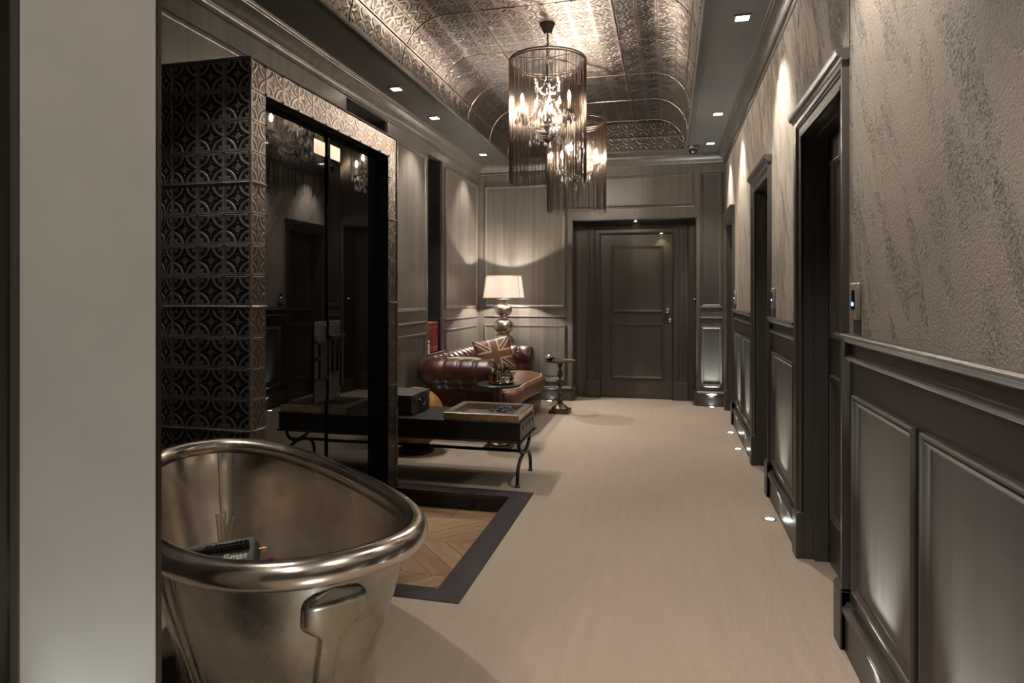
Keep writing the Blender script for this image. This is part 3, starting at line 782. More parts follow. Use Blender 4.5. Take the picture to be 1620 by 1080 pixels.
def wdoor(y0, y1, hinge, ang, lab):
    d = MB().box(-0.022, 0, y0 - hinge, y1 - hinge, 0, OZ - 0.042).build('door', BLKGLOSS, wdr, smooth=0, loc=(DX, hinge, 0.037), rot=(0, 0, ang))
    tag(d, lab)
    near_mid = (y1 - hinge) if hinge < mid else (y0 - hinge)
    s_ = -1 if hinge < mid else 1
    f = MB(); ya, yb = near_mid + s_ * 0.015, near_mid + s_ * 0.13
    f.box(-0.001, 0.004, min(ya, yb), max(ya, yb), OZ - 0.175, OZ - 0.098); tag(f.build('patch_fitting', PATCH, d, bevel=0.001), 'pale metal fitting near top of door')
    p = MB(); w = 0.125
    ya, yb = sorted((near_mid + s_ * 0.003, near_mid + s_ * w))
    p.box(0, 0.006, ya, yb, 0.64, 1.07)
    p.build('lock_plate', IRONP, d, bevel=0.002)
    q = MB()
    if s_ < 0:
        q.box(0.006, 0.014, yb - 0.075, yb, 0.76, 0.97); q.box(0.006, 0.018, ya + 0.01, yb - 0.02, 0.865, 0.885); q.box(0.006, 0.018, ya + 0.01, ya + 0.06, 0.955, 0.97); q.box(0.006, 0.016, ya, yb, 0.755, 0.767)
    else:
        yc = (ya + yb) / 2
        q.tube([(0.012, yc - 0.028, 0.79), (0.016, yc - 0.028, 0.97), (0.016, yc + 0.028, 0.97), (0.012, yc + 0.028, 0.79)], 0.007, 8, True); q.box(0.004, 0.02, ya, yb + 0.035, 0.975, 0.992); q.box(0.004, 0.014, yb, yb + 0.03, 0.70, 0.98)
    q.build('hasp', IRON, d, bevel=0.002)
    r = MB()
    for z in (0.66, 1.05):
        for t in range(4): r.ball((0.006, ya + 0.014 + t * (w - 0.031) / 3, z), 0.006, 8, 5)
    for t in range(5):
        for yy in (ya + 0.008, yb - 0.008): r.ball((0.006, yy, 0.70 + t * 0.078), 0.005, 8, 5)
    r.build('stud', PEWTER, d)
wdoor(OY0 - WY0 + 0.003, mid - 0.0015, OY0 - WY0 + 0.003, math.radians(0.1), 'glossy black door nearer the bathtub')
wdoor(mid + 0.0015, OY1 - WY0 - 0.003, OY1 - WY0 - 0.003, math.radians(0.9), 'glossy black door nearer the bench table')

# ------------------------------------------------------------------ bathtub
TA = 2.491
tub = empty('bathtub', (-1.238, 1.762, 0), TA, 'freestanding aged nickel roll-top bath in front of the tin wardrobe', 'bathtub')
TLn, TWd, TE, TZ0, TRISE = 0.694, 0.340, 2.319, 0.603, 0.040
def sup(ph, L, Wd, e=TE):
    c, s_ = cos(ph), sin(ph)
    return L * math.copysign(abs(c) ** (2 / e), c), Wd * math.copysign(abs(s_) ** (2 / e), s_)
def rimz(a): return TZ0 + TRISE * (abs(a) / TLn) ** 2.2
NT = 128
def shell(prof, inward):
    def fn(u, v):
        ph = 2 * PI * u
        k = v * (len(prof) - 1); i = min(int(k), len(prof) - 2); t = k - i
        pz, sl_, sw = [prof[i][j] * (1 - t) + prof[i + 1][j] * t for j in range(3)]
        a, n_ = sup(ph, TLn * sl_, TWd * sw)
        return (a, n_, pz * rimz(a / max(sl_, 0.3)))
    return fn
def smooth_prof(p, m=40):
    out = []
    for q in range(m + 1):
        k = q / m * (len(p) - 1); i = min(int(k), len(p) - 2); t = k - i
        g = lambda j, d: p[max(0, min(len(p) - 1, j))][d]
        out.append(tuple(0.5 * (2 * g(i, d) + (g(i + 1, d) - g(i - 1, d)) * t + (2 * g(i - 1, d) - 5 * g(i, d) + 4 * g(i + 1, d) - g(i + 2, d)) * t * t + (3 * g(i, d) - g(i - 1, d) - 3 * g(i + 1, d) + g(i + 2, d)) * t ** 3) for d in range(3)))
    return out
OUT = smooth_prof([(0.0, 0.700, 0.62), (0.06, 0.690, 0.60), (0.20, 0.715, 0.61), (0.35, 0.765, 0.665), (0.52, 0.83, 0.755), (0.72, 0.90, 0.86), (0.90, 0.955, 0.935), (1.0, 0.985, 0.975)])
INN = smooth_prof([(1.0, 0.970, 0.955), (0.90, 0.935, 0.915), (0.72, 0.885, 0.84), (0.52, 0.81, 0.735), (0.36, 0.73, 0.63), (0.27, 0.62, 0.50), (0.235, 0.42, 0.33), (0.225, 0.20, 0.15), (0.222, 0.02, 0.02)])
MB().grid(shell(OUT, 0), NT, 60, cu=True).build('outer_shell', NICKELO, tub, smooth=180)
MB().grid(shell(INN, 1), NT, 60, cu=True).build('inner_basin', NICKEL, tub, smooth=180)
rp = []
for k in range(160):
    a, n_ = sup(2 * PI * k / 160, TLn, TWd)
    rp.append((a, n_, rimz(a)))
MB().tube(rp, 0.034, 20, True).build('rolled_rim', NICKEL, tub, smooth=180)
# raised overflow channel and lap seam on the near end
def on_shell(ph, zf, off=0.0):
    k = 0
    while k < len(OUT) - 2 and OUT[k + 1][0] < zf: k += 1
    t = (zf - OUT[k][0]) / max(1e-6, OUT[k + 1][0] - OUT[k][0])
    sl_, sw = [OUT[k][j] * (1 - t) + OUT[k + 1][j] * t for j in (1, 2)]
    a, n_ = sup(ph, TLn * sl_, TWd * sw)
    a2, n2 = sup(ph + 0.01, TLn * sl_, TWd * sw); a1, n1 = sup(ph - 0.01, TLn * sl_, TWd * sw)
    t_ = V3((a2 - a1, n2 - n1, 0)).normalized(); N = V3((t_.y, -t_.x, 0))
    return V3((a, n_, zf * rimz(a / max(sl_, 0.3)))) + N * off
def keyhole(u, v):
    # u across, v up the channel
    zf = 0.02 + 0.89 * v
    w = 0.075
    if v > 0.78:
        q = min(1, (v - 0.78) / 0.07); w = 0.075 + 0.125 * (q * q * (3 - 2 * q))
    if v > 0.93: w *= math.sqrt(max(0.0, 1 - ((v - 0.93) / 0.07) ** 2)) * 0.9 + 0.1
    d = (u - 0.5) * 2
    ph = PH0 + d * w
    hgt = 0.024 * (1 - abs(d) ** 6) * (min(1, (1 - v) / 0.05)) + 0.002
    if abs(d) > 0.999: hgt = -0.002
    return on_shell(ph, zf, hgt)
PH0 = PI - 0.10
MB().grid(keyhole, 28, 60).build('overflow_channel', NICKELO, tub, smooth=180)
sp = [on_shell(PI - 1.22, 0.02 + 0.90 * k / 24, 0.002) for k in range(25)]
MB().tube(sp, 0.006, 8).build('lap_seam', NICKELO, tub)
sp = [on_shell(PI - 1.36, 0.02 + 0.90 * k / 24, 0.001) for k in range(25)]
MB().tube(sp, 0.004, 8).build('lap_seam', NICKELO, tub)
def on_inn(ph, k):
    sl_, sw, pz = INN[k][1], INN[k][2], INN[k][0]
    a, n_ = sup(ph, TLn * sl_, TWd * sw); return (a * 0.996, n_ * 0.99, pz * rimz(a / max(sl_, 0.3)))
MB().tube([on_inn(-0.12, k) for k in range(0, 26)], 0.0018, 6).build('weld_line', NICKELO, tub)

# things lying in the bath: world placement
case = empty('tool_case', (-1.565, 1.985, 0.155), math.radians(25), 'dark olive case with white script lettering lying in the bath', 'case')
case.rotation_euler = (math.radians(-42), math.radians(-7), math.radians(22)); case.location = (-1.412, 1.785, 0.262)
cbm = MB().box(-0.120, 0.120, -0.045, 0.045, -0.09, 0.185).build('body', OLIVE, case, bevel=0.012)
MB().box(-0.112, -0.01, -0.050, -0.045, 0.03, 0.105).build('raised_panel', OLIVE, case, bevel=0.003)
MB().box(-0.005, 0.108, -0.049, -0.045, 0.05, 0.118).build('raised_panel', OLIVE, case, bevel=0.003)
bt = MB(); bt.tube([(-0.108, -0.052, 0.155), (0.104, -0.052, 0.155)], 0.011, 12)
for x in (-0.03, -0.02, 0.0, 0.012, 0.066, 0.080, 0.094): bt.tube([(x, -0.052, 0.155), (x + 0.004, -0.052, 0.155)], 0.014, 10)
tag(bt.build('rod_handle', BLKGLOSS, case), 'glossy black ringed rod along the front')
MB().box(0.02, 0.12, -0.048, -0.044, 0.005, 0.035).build('latch_slot', BLACK, case)
MB().tube([(0.115, 0.0, 0.15), (0.150, 0.0, 0.15)], 0.006, 10).build('peg', COPPER, case)
fc = bpy.data.curves.new('script_lettering', 'FONT'); fc.body = 'Evman'; fc.size = 0.032; fc.shear = 0.45; fc.extrude = 0.0006; fc.space_character = 0.92; fc.offset = 0.0004
fc.materials.append(WHITE); ft0 = bpy.data.objects.new('lettering_curve', fc); COL.objects.link(ft0); bpy.context.view_layer.update()
lme = bpy.data.meshes.new_from_object(ft0.evaluated_get(bpy.context.evaluated_depsgraph_get()))
bpy.data.objects.remove(ft0); bpy.data.curves.remove(fc)
ft = bpy.data.objects.new('script_lettering', lme); COL.objects.link(ft); ft.parent = case; ft.location = (0.018, -0.0505, 0.108); ft.rotation_euler = (PI / 2, 0, 0)
ft['label'] = 'white script lettering'
df = empty('reed_diffuser', (-1.551, 2.004, 0.142), 0, 'reed diffuser with pale sticks standing behind the case in the bath', 'diffuser')
MB().lathe([(0.03, 0), (0.034, 0.01), (0.034, 0.09), (0.014, 0.115), (0.012, 0.135), (0.015, 0.137)], 20).build('bottle', AMBER, df)
for dx, dy, h in ((-0.033, 0.01, 0.315), (-0.024, -0.012, 0.328), (-0.016, 0.015, 0.310), (0.006, 0.0, 0.335), (0.048, -0.01, 0.318)):
    MB().tube([(-dx * 0.15, 0, 0.012), (dx, dy, h)], 0.0029, 6).build('reed', REED, df)
rd = empty('red_bottle', (-1.255, 1.842, 0.140), 0.6, 'small dark red bottle standing in the bath beside the case', 'bottle')
MB().lathe([(0.024, 0), (0.028, 0.006), (0.028, 0.17), (0.012, 0.205), (0.011, 0.218)], 18).build('bottle_body', REDP, rd)
MB().lathe([(0.013, 0.216), (0.018, 0.224), (0.021, 0.238), (0.017, 0.252), (0.004, 0.258)], 16).build('stopper', REDP, rd)

# ------------------------------------------------------------------ long black bench table
tb = empty('coffee_table', (-1.53, 4.28, 0), 0, 'long low black table on curved iron legs before the sofa', 'table')
tx0, tx1, ty0, ty1 = -0.60, 0.60, -0.23, 0.23
MB().box(tx0, tx1, ty0, ty1, 0.302, 0.415).build('box_body', BLKWOOD, tb, bevel=0.004)
MB().box(tx0 - 0.012, tx1 + 0.012, ty0 - 0.010, ty1 + 0.010, 0.289, 0.303).build('base_moulding', BLKWOOD, tb, bevel=0.004)
MB().box(tx0 - 0.004, tx1 + 0.004, ty0 - 0.004, ty1 + 0.004, 0.411, 0.421).build('top_board', BLKWOOD, tb, bevel=0.003)
for k in range(4):
    y = -0.15 + 0.1 * k
    MB().add([(tx1 - 0.002, y - 0.022, 0.40), (tx1 - 0.002, y + 0.022, 0.40), (tx1 - 0.002, y, 0.355), (tx1 + 0.004, y - 0.012, 0.393), (tx1 + 0.004, y + 0.012, 0.393), (tx1 + 0.004, y, 0.368)], [(3, 4, 5), (0, 1, 4, 3), (1, 2, 5, 4), (2, 0, 3, 5)]).build('carved_notch', BLACK, tb)
for sx in (-0.555, 0.575):
    up, lo = [], []
    for k in range(13):
        a = PI * k / 12
        up.append((sx, -0.17 * cos(a), 0.29 - 0.105 * sin(a) ** 0.8)); lo.append((sx, -0.205 * cos(a), 0.012 + 0.165 * sin(a) ** 0.6))
    MB().tube(up, 0.012, 10).build('upper_yoke', IRON, tb, smooth=60)
    MB().tube(lo, 0.012, 10).build('leg_arch', IRON, tb, smooth=60)
    for y in (-0.205, 0.205): MB().lathe([(0.017, 0), (0.018, 0.008), (0.012, 0.014)], 12, (sx, y, 0)).build('foot', IRON, tb)
MB().tube([(-0.555, 0, 0.186), (0.575, 0, 0.186)], 0.011, 10).build('stretcher', IRON, tb)

tk = empty('trunk', (-1.905, 4.31, 0.421), 0, 'small dark leather trunk standing on the black table', 'trunk')
MB().box(-0.19, 0.19, -0.17, 0.17, 0, 0.092).build('body', TRUNKM, tk, bevel=0.004)
MB().box(-0.192, 0.192, -0.172, 0.172, 0.094, 0.137).build('lid', TRUNKM, tk, bevel=0.004)
for y in (-0.11, 0.11):
    MB().box(0.190, 0.197, y - 0.012, y + 0.012, 0.07, 0.122).build('latch', PEWTER, tk, bevel=0.002)
MB().tube([(0.195, -0.045, 0.088), (0.205, -0.045, 0.07), (0.207, -0.03, 0.045), (0.207, 0.03, 0.045), (0.205, 0.045, 0.07), (0.195, 0.045, 0.088)], 0.006, 8).build('handle', TRUNKM, tk, smooth=60)
for y in (-0.045, 0.045): MB().ball((0.196, y, 0.088), 0.010, 10, 6).build('handle_mount', PEWTER, tk)

ty = empty('tray', (-1.20, 4.28, 0.421), 0, 'square pewter tray with hammered brass sides on the black table', 'tray')
tr_o, tr_i = (0.262, 0.228), (0.205, 0.170)
t = MB()
t.mould((V3((0, 0, 0)), X_, Y_, Z_), rect(-tr_o[0], tr_o[0], -tr_o[1], tr_o[1]), [(0.003, 0.0445), (0.0, 0.047), (0.004, 0.050), (0.054, 0.050), (0.056, 0.047)], True)
t.build('flat_rim', PEWTER, ty)
t = MB(); t.mould((V3((0, 0, 0)), X_, Y_, Z_), rect(-tr_o[0], tr_o[0], -tr_o[1], tr_o[1]), [(0.006, 0), (0.002, 0.045), (0.006, 0.045)], True)
tag(t.build('hammered_side', HAMMER, ty), 'hammered brass outer sides')
t = MB(); t.mould((V3((0, 0, 0)), X_, Y_, Z_), rect(-tr_o[0], tr_o[0], -tr_o[1], tr_o[1]), [(0.056, 0.048), (0.060, 0.006), (0.058, 0.002)], True); t.build('inner_side', HAMMER, ty)
MB().box(-0.205, 0.205, -0.17, 0.17, 0.0, 0.008).build('base', PEWTER, ty)
stm = []
for q in range(3):
    m = MB().ball((0, 0, 0), 1, 8, 6)
    m.v = [tuple(V3(p) * (1 + 0.25 * noise.noise(V3(p) * 1.3 + V3((q * 5, 0, 0))))) for p in m.v]
    stm.append(m.mesh('glass_stone', 30))
for k in range(64):
    a, r = random.uniform(0, 2 * PI), math.sqrt(random.random())
    x, y = -1.105 + 0.08 * r * cos(a), 4.29 + 0.135 * r * sin(a)
    s_ = random.uniform(0.010, 0.016)
    o = link('glass_stone', stm[k % 3], STONE, None, (x, y, 0.430 + s_ * 0.95 + (0.016 if r < 0.55 else 0) + (0.012 if r < 0.25 else 0)), (random.random() * 3, random.random() * 3, 0))
    o.scale = (s_ * 1.25, s_, s_ * 0.8)
    tag(o, 'small polished dark glass stone heaped in the pewter tray', 'stone', 'dark glass stones in the tray')

# ------------------------------------------------------------------ burl globe
gl = empty('wooden_globe', (-1.97, 4.83, 0), 0, 'round burl wood globe on a black foot behind the trunk', 'globe')
MB().ball((0, 0, 0.275), 0.235, 40, 24).build('sphere', BURL, gl, smooth=180)
MB().lathe([(0.15, 0), (0.155, 0.012), (0.13, 0.03), (0.10, 0.045), (0.12, 0.07)], 28).build('foot', BLACK, gl)

# ------------------------------------------------------------------ chesterfield sofa
sf = empty('chesterfield_sofa', (-1.865, 6.11, 0), 0, 'oxblood leather chesterfield sofa with rolled arms in the wall corner', 'sofa')
SX0, SXF, SY = -0.20, 0.40, 0.74          # back line, arm front, half length to arm centre line (local)
def sofa_path(s_):
    # near arm front -> back corner -> far corner -> far arm front
    R = 0.16
    L1 = SXF - SX0 - R; A = R * PI / 2; L2 = 2 * (SY - R)
    if s_ < L1: return V3((SXF - s_, -SY, 0)), V3((0, -1, 0))
    s_ -= L1
    if s_ < A:
        a = s_ / R; return V3((SX0 + R - R * sin(a), -SY + R - R * cos(a), 0)), V3((-sin(a), -cos(a), 0))
    s_ -= A
    if s_ < L2: return V3((SX0, -SY + R + s_, 0)), V3((-1, 0, 0))
    s_ -= L2
    if s_ < A:
        a = s_ / R; return V3((SX0 + R - R * cos(a), SY - R + R * sin(a), 0)), V3((-cos(a), sin(a), 0))
    s_ -= A
    return V3((SX0 + R + s_, SY, 0)), V3((0, 1, 0))
SL1, SA = SXF - SX0 - 0.16, 0.16 * PI / 2
SLT = 2 * SL1 + 2 * SA + 2 * (SY - 0.16)
def roll(t):
    # profile (outward, z) from outer foot over the roll to the inner seat
    if t < 0.22: q = t / 0.22; return (0.085 - 0.02 * q, 0.07 + 0.36 * q), 0
    if t < 0.80:
        q = (t - 0.22) / 0.58; a = -0.62 * PI + q * 1.55 * PI
        return (0.035 + 0.108 * cos(a + 0.25 * PI) , 0.572 + 0.112 * sin(a + 0.25 * PI)), 1
    q = (t - 0.80) / 0.20
    return (-0.075 - 0.015 * q, 0.50 - 0.20 * q), 2
def sofa_fn(s0, s1):
    def fn(u, v):
        s_ = s0 + (s1 - s0) * u
        p, n_ = sofa_path(s_)
        (o, z), kind = roll(v)
        crease = abs(((s_ / 0.142) % 1.0) - 0.5)
        d = 0.0
        if kind == 1 or (0.16 < v < 0.9):
            w = 1 if kind == 1 else 0.5
            d = 0.010 * w * (1 - math.exp(-((0.5 - crease) / 0.12) ** 2)) 
        # deep buttons on the inner face
        if 0.55 < v < 0.98:
            for vi, off in ((0.66, 0.0), (0.80, 0.5), (0.92, 0.0)):
                du = abs(((s_ / 0.142 + off + 0.5) % 1.0) - 0.5) * 0.142
                dv = (v - vi) * 0.55
                d -= 0.022 * math.exp(-(du * du + dv * dv) / 0.0011)
        c = V3((0.03, 0, 0.572)); q = V3((o - 0.03, 0, z - 0.572)); l = max(q.length, 1e-5)
        o += q.x / l * d; z += q.z / l * d
        return p + n_ * o + V3((0, 0, z))
    return fn
for nm, s0, s1, n_ in (('armrest', 0, SL1, 44), ('backrest', SL1, SLT - SL1, 150), ('armrest', SLT - SL1, SLT, 44)):
    MB().grid(sofa_fn(s0, s1), n_, 64).build(nm, LEATHER, sf, smooth=180, fix=False)
for s_, y in ((0.0, -SY), (SLT, SY)):
    f = sofa_fn(s_, s_)
    ring = [f(0, j / 48) for j in range(49)]
    c = V3((SXF + 0.0, y, 0.45))
    rr = [[c + (p - c) * k + V3((b_, 0, 0)) for p in ring] for k, b_ in ((1.0, 0), (0.97, 0.018), (0.85, 0.026), (0.5, 0.026), (0.02, 0.026))]
    mb = MB(); v = [p for r in rr for p in r]; n1 = 49
    mb.add(v, [(a * n1 + j, a * n1 + (j + 1) % n1, (a + 1) * n1 + (j + 1) % n1, (a + 1) * n1 + j) for a in range(4) for j in range(49)])
    mb.build('arm_front', LEATHER, sf, smooth=60)
def cushion_fn(x0, x1, y0, y1, z0, z1, r, puff):
    def fn(u, v):
        a = 2 * PI * u; b_ = PI * (v - 0.5)
        e1, e2 = 0.24, 0.42
        ce = math.copysign(abs(cos(b_)) ** e2, cos(b_))
        x = math.copysign(abs(cos(a)) ** e1, cos(a)) * ce; y = math.copysign(abs(sin(a)) ** e1, sin(a)) * ce
        z = math.copysign(abs(sin(b_)) ** e2, sin(b_))
        px, py = (x0 + x1) / 2 + x * (x1 - x0) / 2, (y0 + y1) / 2 + y * (y1 - y0) / 2
        pz = (z0 + z1) / 2 + z * (z1 - z0) / 2
        if z > 0: pz += puff * (1 - x * x) * (1 - y * y) + 0.008 * noise.noise(V3((px * 6, py * 6, 1)))
        if x > 0.6: pz -= 0.035 * (x - 0.6) / 0.4 * (0.6 + 0.4 * sin(py * 4))
        return (px, py, pz)
    return fn
cf = cushion_fn(-0.14, 0.61, -0.72, 0.72, 0.27, 0.445, 0.06, 0.02)
MB().grid(cf, 140, 36, cu=True).build('seat_cushion', LSEAT, sf, smooth=180)
tag(sf.children[-1], 'worn tan brown leather seat cushion')
pp = [V3(cf(-0.115 + 0.23 * k / 60 if k else -0.115, 0.70)) + V3((0.002, 0, 0.003)) for k in range(61)]
pp = [V3(cf((a) % 1.0, 0.71)) for a in [(-0.13 + 0.26 * k / 80) for k in range(81)]]
tag(MB().tube(pp, 0.006, 8).build('piping', CREAM, sf), 'pale piping along the seat front')
def base_fn(u, v):
    x, y, z = cushion_fn(-0.24, 0.565, -0.70, 0.70, 0.05, 0.285, 0, 0)(u, v); return (x, y, max(0.06, z))
MB().grid(base_fn, 100, 20, cu=True).build('seat_base', LEATHER, sf, smooth=60)
bn = MB().ball((0, 0, 0), 0.012, 10, 6).mesh('button', 60)
for row, (vi, off) in enumerate(((0.66, 0.0), (0.80, 0.5))):
    k = 0
    while True:
        s_ = (k - off + 1) * 0.142; k += 1
        if s_ > SLT - 0.03: break
        if s_ < 0.03: continue
        p = sofa_fn(s_, s_)(0, vi)
        link('button', bn, LEATHER, sf, tuple(p))
for x, y in ((0.48, -0.62), (0.48, 0.62), (-0.17, -0.62), (-0.17, 0.62)):
    MB().lathe([(0.016, 0), (0.022, 0.01), (0.026, 0.03), (0.032, 0.062)], 14, (x, y, 0)).build('foot', BRONZE, sf)

def pillow_surf(u, v, w, h, t):
    x, y = u * 2 - 1, v * 2 - 1
    k = (1 - abs(x) ** 3.0) * (1 - abs(y) ** 3.0)
    pin = 1 - 0.07 * (1 - y * y) * abs(x) ** 4; pin2 = 1 - 0.07 * (1 - x * x) * abs(y) ** 4
    return V3((x * w / 2 * pin, -t * max(0, k) ** 0.55, y * h / 2 * pin2))
def pillow(name, label, loc, rot, w, h, t, mat, jack=False):
    o = empty(name, loc, 0, label, 'cushion'); o.rotation_euler = rot
    mb = MB(); mb.grid(lambda u, v: pillow_surf(u, v, w, h, t), 28, 28)
    mb.grid(lambda u, v: pillow_surf(u, v, w, h, t) * 1.0 - V3((0, 2 * pillow_surf(u, v, w, h, t).y, 0)), 28, 28)
    mb.build('cover', mat, o, smooth=180)
    ed = [pillow_surf(a, b_, w, h, 0) for a, b_ in [(k / 12, 0) for k in range(12)] + [(1, k / 12) for k in range(12)] + [(1 - k / 12, 1) for k in range(12)] + [(0, 1 - k / 12) for k in range(12)]]
    MB().tube(ed, 0.006, 6, True).build('welt', mat, o)
    if jack:
        def strip(p0, p1, wd_, mt, lift, nm):
            d = V3((p1[0] - p0[0], p1[1] - p0[1])).normalized(); n_ = V3((-d.y, d.x))
            def fn(u, v):
                q = V3((p0[0], p0[1])) + V3((p1[0] - p0[0], p1[1] - p0[1])) * u + n_ * wd_ * (v - 0.5)
                s_ = pillow_surf(min(0.985, max(0.015, q.x)), min(0.985, max(0.015, q.y)), w, h, t)
                return s_ + V3((0, -lift, 0))
            MB().grid(fn, 24, 4).build(nm, mt, o, smooth=180)
        for a, b_ in (((0.02, 0.02), (0.40, 0.40)), ((0.98, 0.98), (0.60, 0.60)), ((0.02, 0.98), (0.40, 0.60)), ((0.98, 0.02), (0.60, 0.40))):
            strip(a, b_, 0.13, CREAM, 0.0012, 'cream_stripe'); strip(a, b_, 0.05, LDARK, 0.0022, 'brown_stripe')
        strip((0.5, 0.02), (0.5, 0.98), 0.27, CREAM, 0.003, 'cream_stripe'); strip((0.02, 0.5), (0.98, 0.5), 0.27, CREAM, 0.0031, 'cream_stripe')
        strip((0.5, 0.02), (0.5, 0.98), 0.17, LBROWN, 0.0045, 'brown_stripe'); strip((0.02, 0.5), (0.98, 0.5), 0.17, LBROWN, 0.0046, 'brown_stripe')
    return o
pillow('flag_cushion', 'brown leather cushion with cream flag crosses propped on the sofa', (-1.73, 6.36, 0.625), (math.radians(-14), math.radians(-10), math.radians(28)), 0.39, 0.37, 0.075, LBROWN, True)
pillow('beige_cushion', 'plain beige cushion lying behind the near sofa arm', (-1.80, 5.70, 0.575), (math.radians(-55), math.radians(4), math.radians(40)), 0.34, 0.28, 0.06, BEIGE)

# ------------------------------------------------------------------ lamp in the corner
ct = empty('corner_table', (-1.84, 7.165, 0), 0, 'small dark corner table under the silver lamp behind the sofa', 'table')
MB().lathe([(0.135, 0.545), (0.14, 0.552), (0.14, 0.566), (0.135, 0.572)], 32).build('top', BLKWOOD, ct)
MB().lathe([(0.11, 0), (0.11, 0.02), (0.04, 0.05), (0.022, 0.1), (0.022, 0.48), (0.05, 0.545)], 24).build('pedestal', BLKWOOD, ct)
lp = empty('table_lamp', (-1.84, 7.165, 0.572), 0, 'silver triple-gourd table lamp with a glowing linen drum shade', 'lamp')
def gourd():
    pr = [(0.085, 0), (0.09, 0.012)]
    for c, r in ((0.145, 0.132), (0.320, 0.115), (0.505, 0.098)):
        for k in range(13):
            a = -0.40 * PI + 0.80 * PI * k / 12
            pr.append((r * cos(a), c + r * 0.82 * sin(a)))
    pr += [(0.04, 0.598), (0.042, 0.612), (0.02, 0.616)]
    return pr
MB().lathe(gourd(), 40).build('gourd_body', SILVER, lp, smooth=50)
MB().lathe([(0.07, 0.616), (0.078, 0.620), (0.078, 0.626), (0.02, 0.632), (0.016, 0.66)], 24).build('cap', CHROME, lp)
sh_ = MB(); pr = [(0.236, 0.640), (0.202, 0.895)]
sh_.lathe(pr, 64, caps=False); sh_.lathe([(0.233, 0.640), (0.199, 0.895)], 64, caps=False)
sh_.build('lamp_shade', SHADE, lp, smooth=180, fix=False)
tr_ = MB()
for r, z in ((0.2355, 0.641), (0.202, 0.894)): tr_.tube([(r * cos(2 * PI * k / 48), r * sin(2 * PI * k / 48), z) for k in range(48)], 0.004, 6, True)
tr_.build('shade_trim', CREAM, lp)
sw = MB()
for a in (-2.55, -0.45, 0.9, 2.3): sw.tube([(0.2365 * cos(a), 0.2365 * sin(a), 0.640), (0.203 * cos(a), 0.203 * sin(a), 0.895)], 0.0022, 4)
sw.build('shade_seam', LBROWN, lp)
MB().tube([(0, 0, 0.66), (0, 0, 0.70)], 0.014, 10).build('socket', CHROME, lp)
MB().ball((0, 0, 0.765), 0.016, 14, 10).build('bulb', E_LAMPM, lp, smooth=180)
hp = MB(); hp.tube([(0.0, 0.02, 0.70), (0.0, 0.07, 0.75), (0.0, 0.06, 0.83), (0, 0, 0.875), (0, -0.06, 0.83), (0, -0.07, 0.75), (0, -0.02, 0.70)], 0.003, 6)
for a in (0, PI / 2, PI, 1.5 * PI): hp.tube([(0, 0, 0.872), (0.202 * cos(a), 0.202 * sin(a), 0.892)], 0.0022, 6)
hp.build('harp', CHROME, lp)

# ------------------------------------------------------------------ side tables
st = empty('side_table', (-1.345, 5.08, 0), 0, 'dark round pedestal side table carrying bottles before the sofa', 'table')
MB().lathe([(0.178, 0.508), (0.184, 0.514), (0.184, 0.522), (0.178, 0.528)], 40).build('top', BLKWOOD, st)
MB().lathe([(0.05, 0.012), (0.055, 0.03), (0.03, 0.045), (0.018, 0.09), (0.024, 0.2), (0.016, 0.24), (0.030, 0.30), (0.020, 0.36), (0.028, 0.40), (0.018, 0.43), (0.035, 0.49), (0.06, 0.508)], 24).build('turned_stem', BRONZE, st)
MB().lathe([(0.09, 0.035), (0.092, 0.045), (0.06, 0.07), (0.03, 0.09)], 28).build('domed_base', ABRASS, st)
MB().box(-0.105, 0.105, -0.105, 0.105, 0.0, 0.035).build('square_base', ABRASS, st, bevel=0.003)
bt_ = empty('bottle_tray', (-1.325, 5.07, 0.528), 0.2, 'small pale tray under the glass bottles', 'tray')
MB().lathe([(0.098, 0.0), (0.104, 0.004), (0.106, 0.012), (0.102, 0.012), (0.098, 0.006), (0.002, 0.005)], 32).build('dish', ABRASS, bt_)
def bottle(name, label, loc, prof, liquid, lz, lmat, stopper, rz=0):
    o = empty(name, loc, rz, label, 'bottle', 'bottles on the side table')
    MB().lathe(prof, 20).build('glass_body', GLASS, o)
    if liquid:
        MB().lathe([(max(0.002, r - 0.003), z) for r, z in prof if z < lz][0:1] + [(max(0.002, r - 0.003), max(0.003, z)) for r, z in prof if z < lz], 20).build('liquid', lmat, o)
    MB().lathe(stopper, 16).build('stopper', GLASS if 'decanter' not in name else BRONZE, o)
zt = 0.5345
bottle('amber_bottle', 'small square-shouldered bottle of amber liquid on the side table', (-1.385, 5.04, zt), [(0.030, 0), (0.034, 0.004), (0.034, 0.062), (0.014, 0.080), (0.013, 0.098), (0.017, 0.100)], True, 0.063, AMBER, [(0.012, 0.100), (0.018, 0.108), (0.020, 0.124), (0.008, 0.134)])
bottle('tall_bottle', 'slim tall clear bottle behind the amber one', (-1.345, 5.085, zt), [(0.022, 0), (0.025, 0.004), (0.025, 0.09), (0.012, 0.108), (0.012, 0.128)], True, 0.05, AMBER, [(0.011, 0.128), (0.018, 0.136), (0.018, 0.152), (0.006, 0.158)])
bottle('round_decanter', 'round clear glass decanter with dark ball stopper', (-1.268, 5.055, zt), [(0.030, 0), (0.044, 0.010), (0.052, 0.032), (0.050, 0.056), (0.036, 0.078), (0.018, 0.092), (0.015, 0.104), (0.019, 0.106)], True, 0.03, CREAM, [(0.012, 0.106), (0.020, 0.114), (0.024, 0.126), (0.020, 0.138), (0.006, 0.146)])
bottle('short_bottle', 'short grey-capped bottle beside the decanter', (-1.322, 5.012, zt), [(0.018, 0), (0.021, 0.004), (0.021, 0.062), (0.010, 0.075), (0.010, 0.084)], False, 0, None, [(0.012, 0.084), (0.014, 0.090), (0.013, 0.104), (0.005, 0.108)])

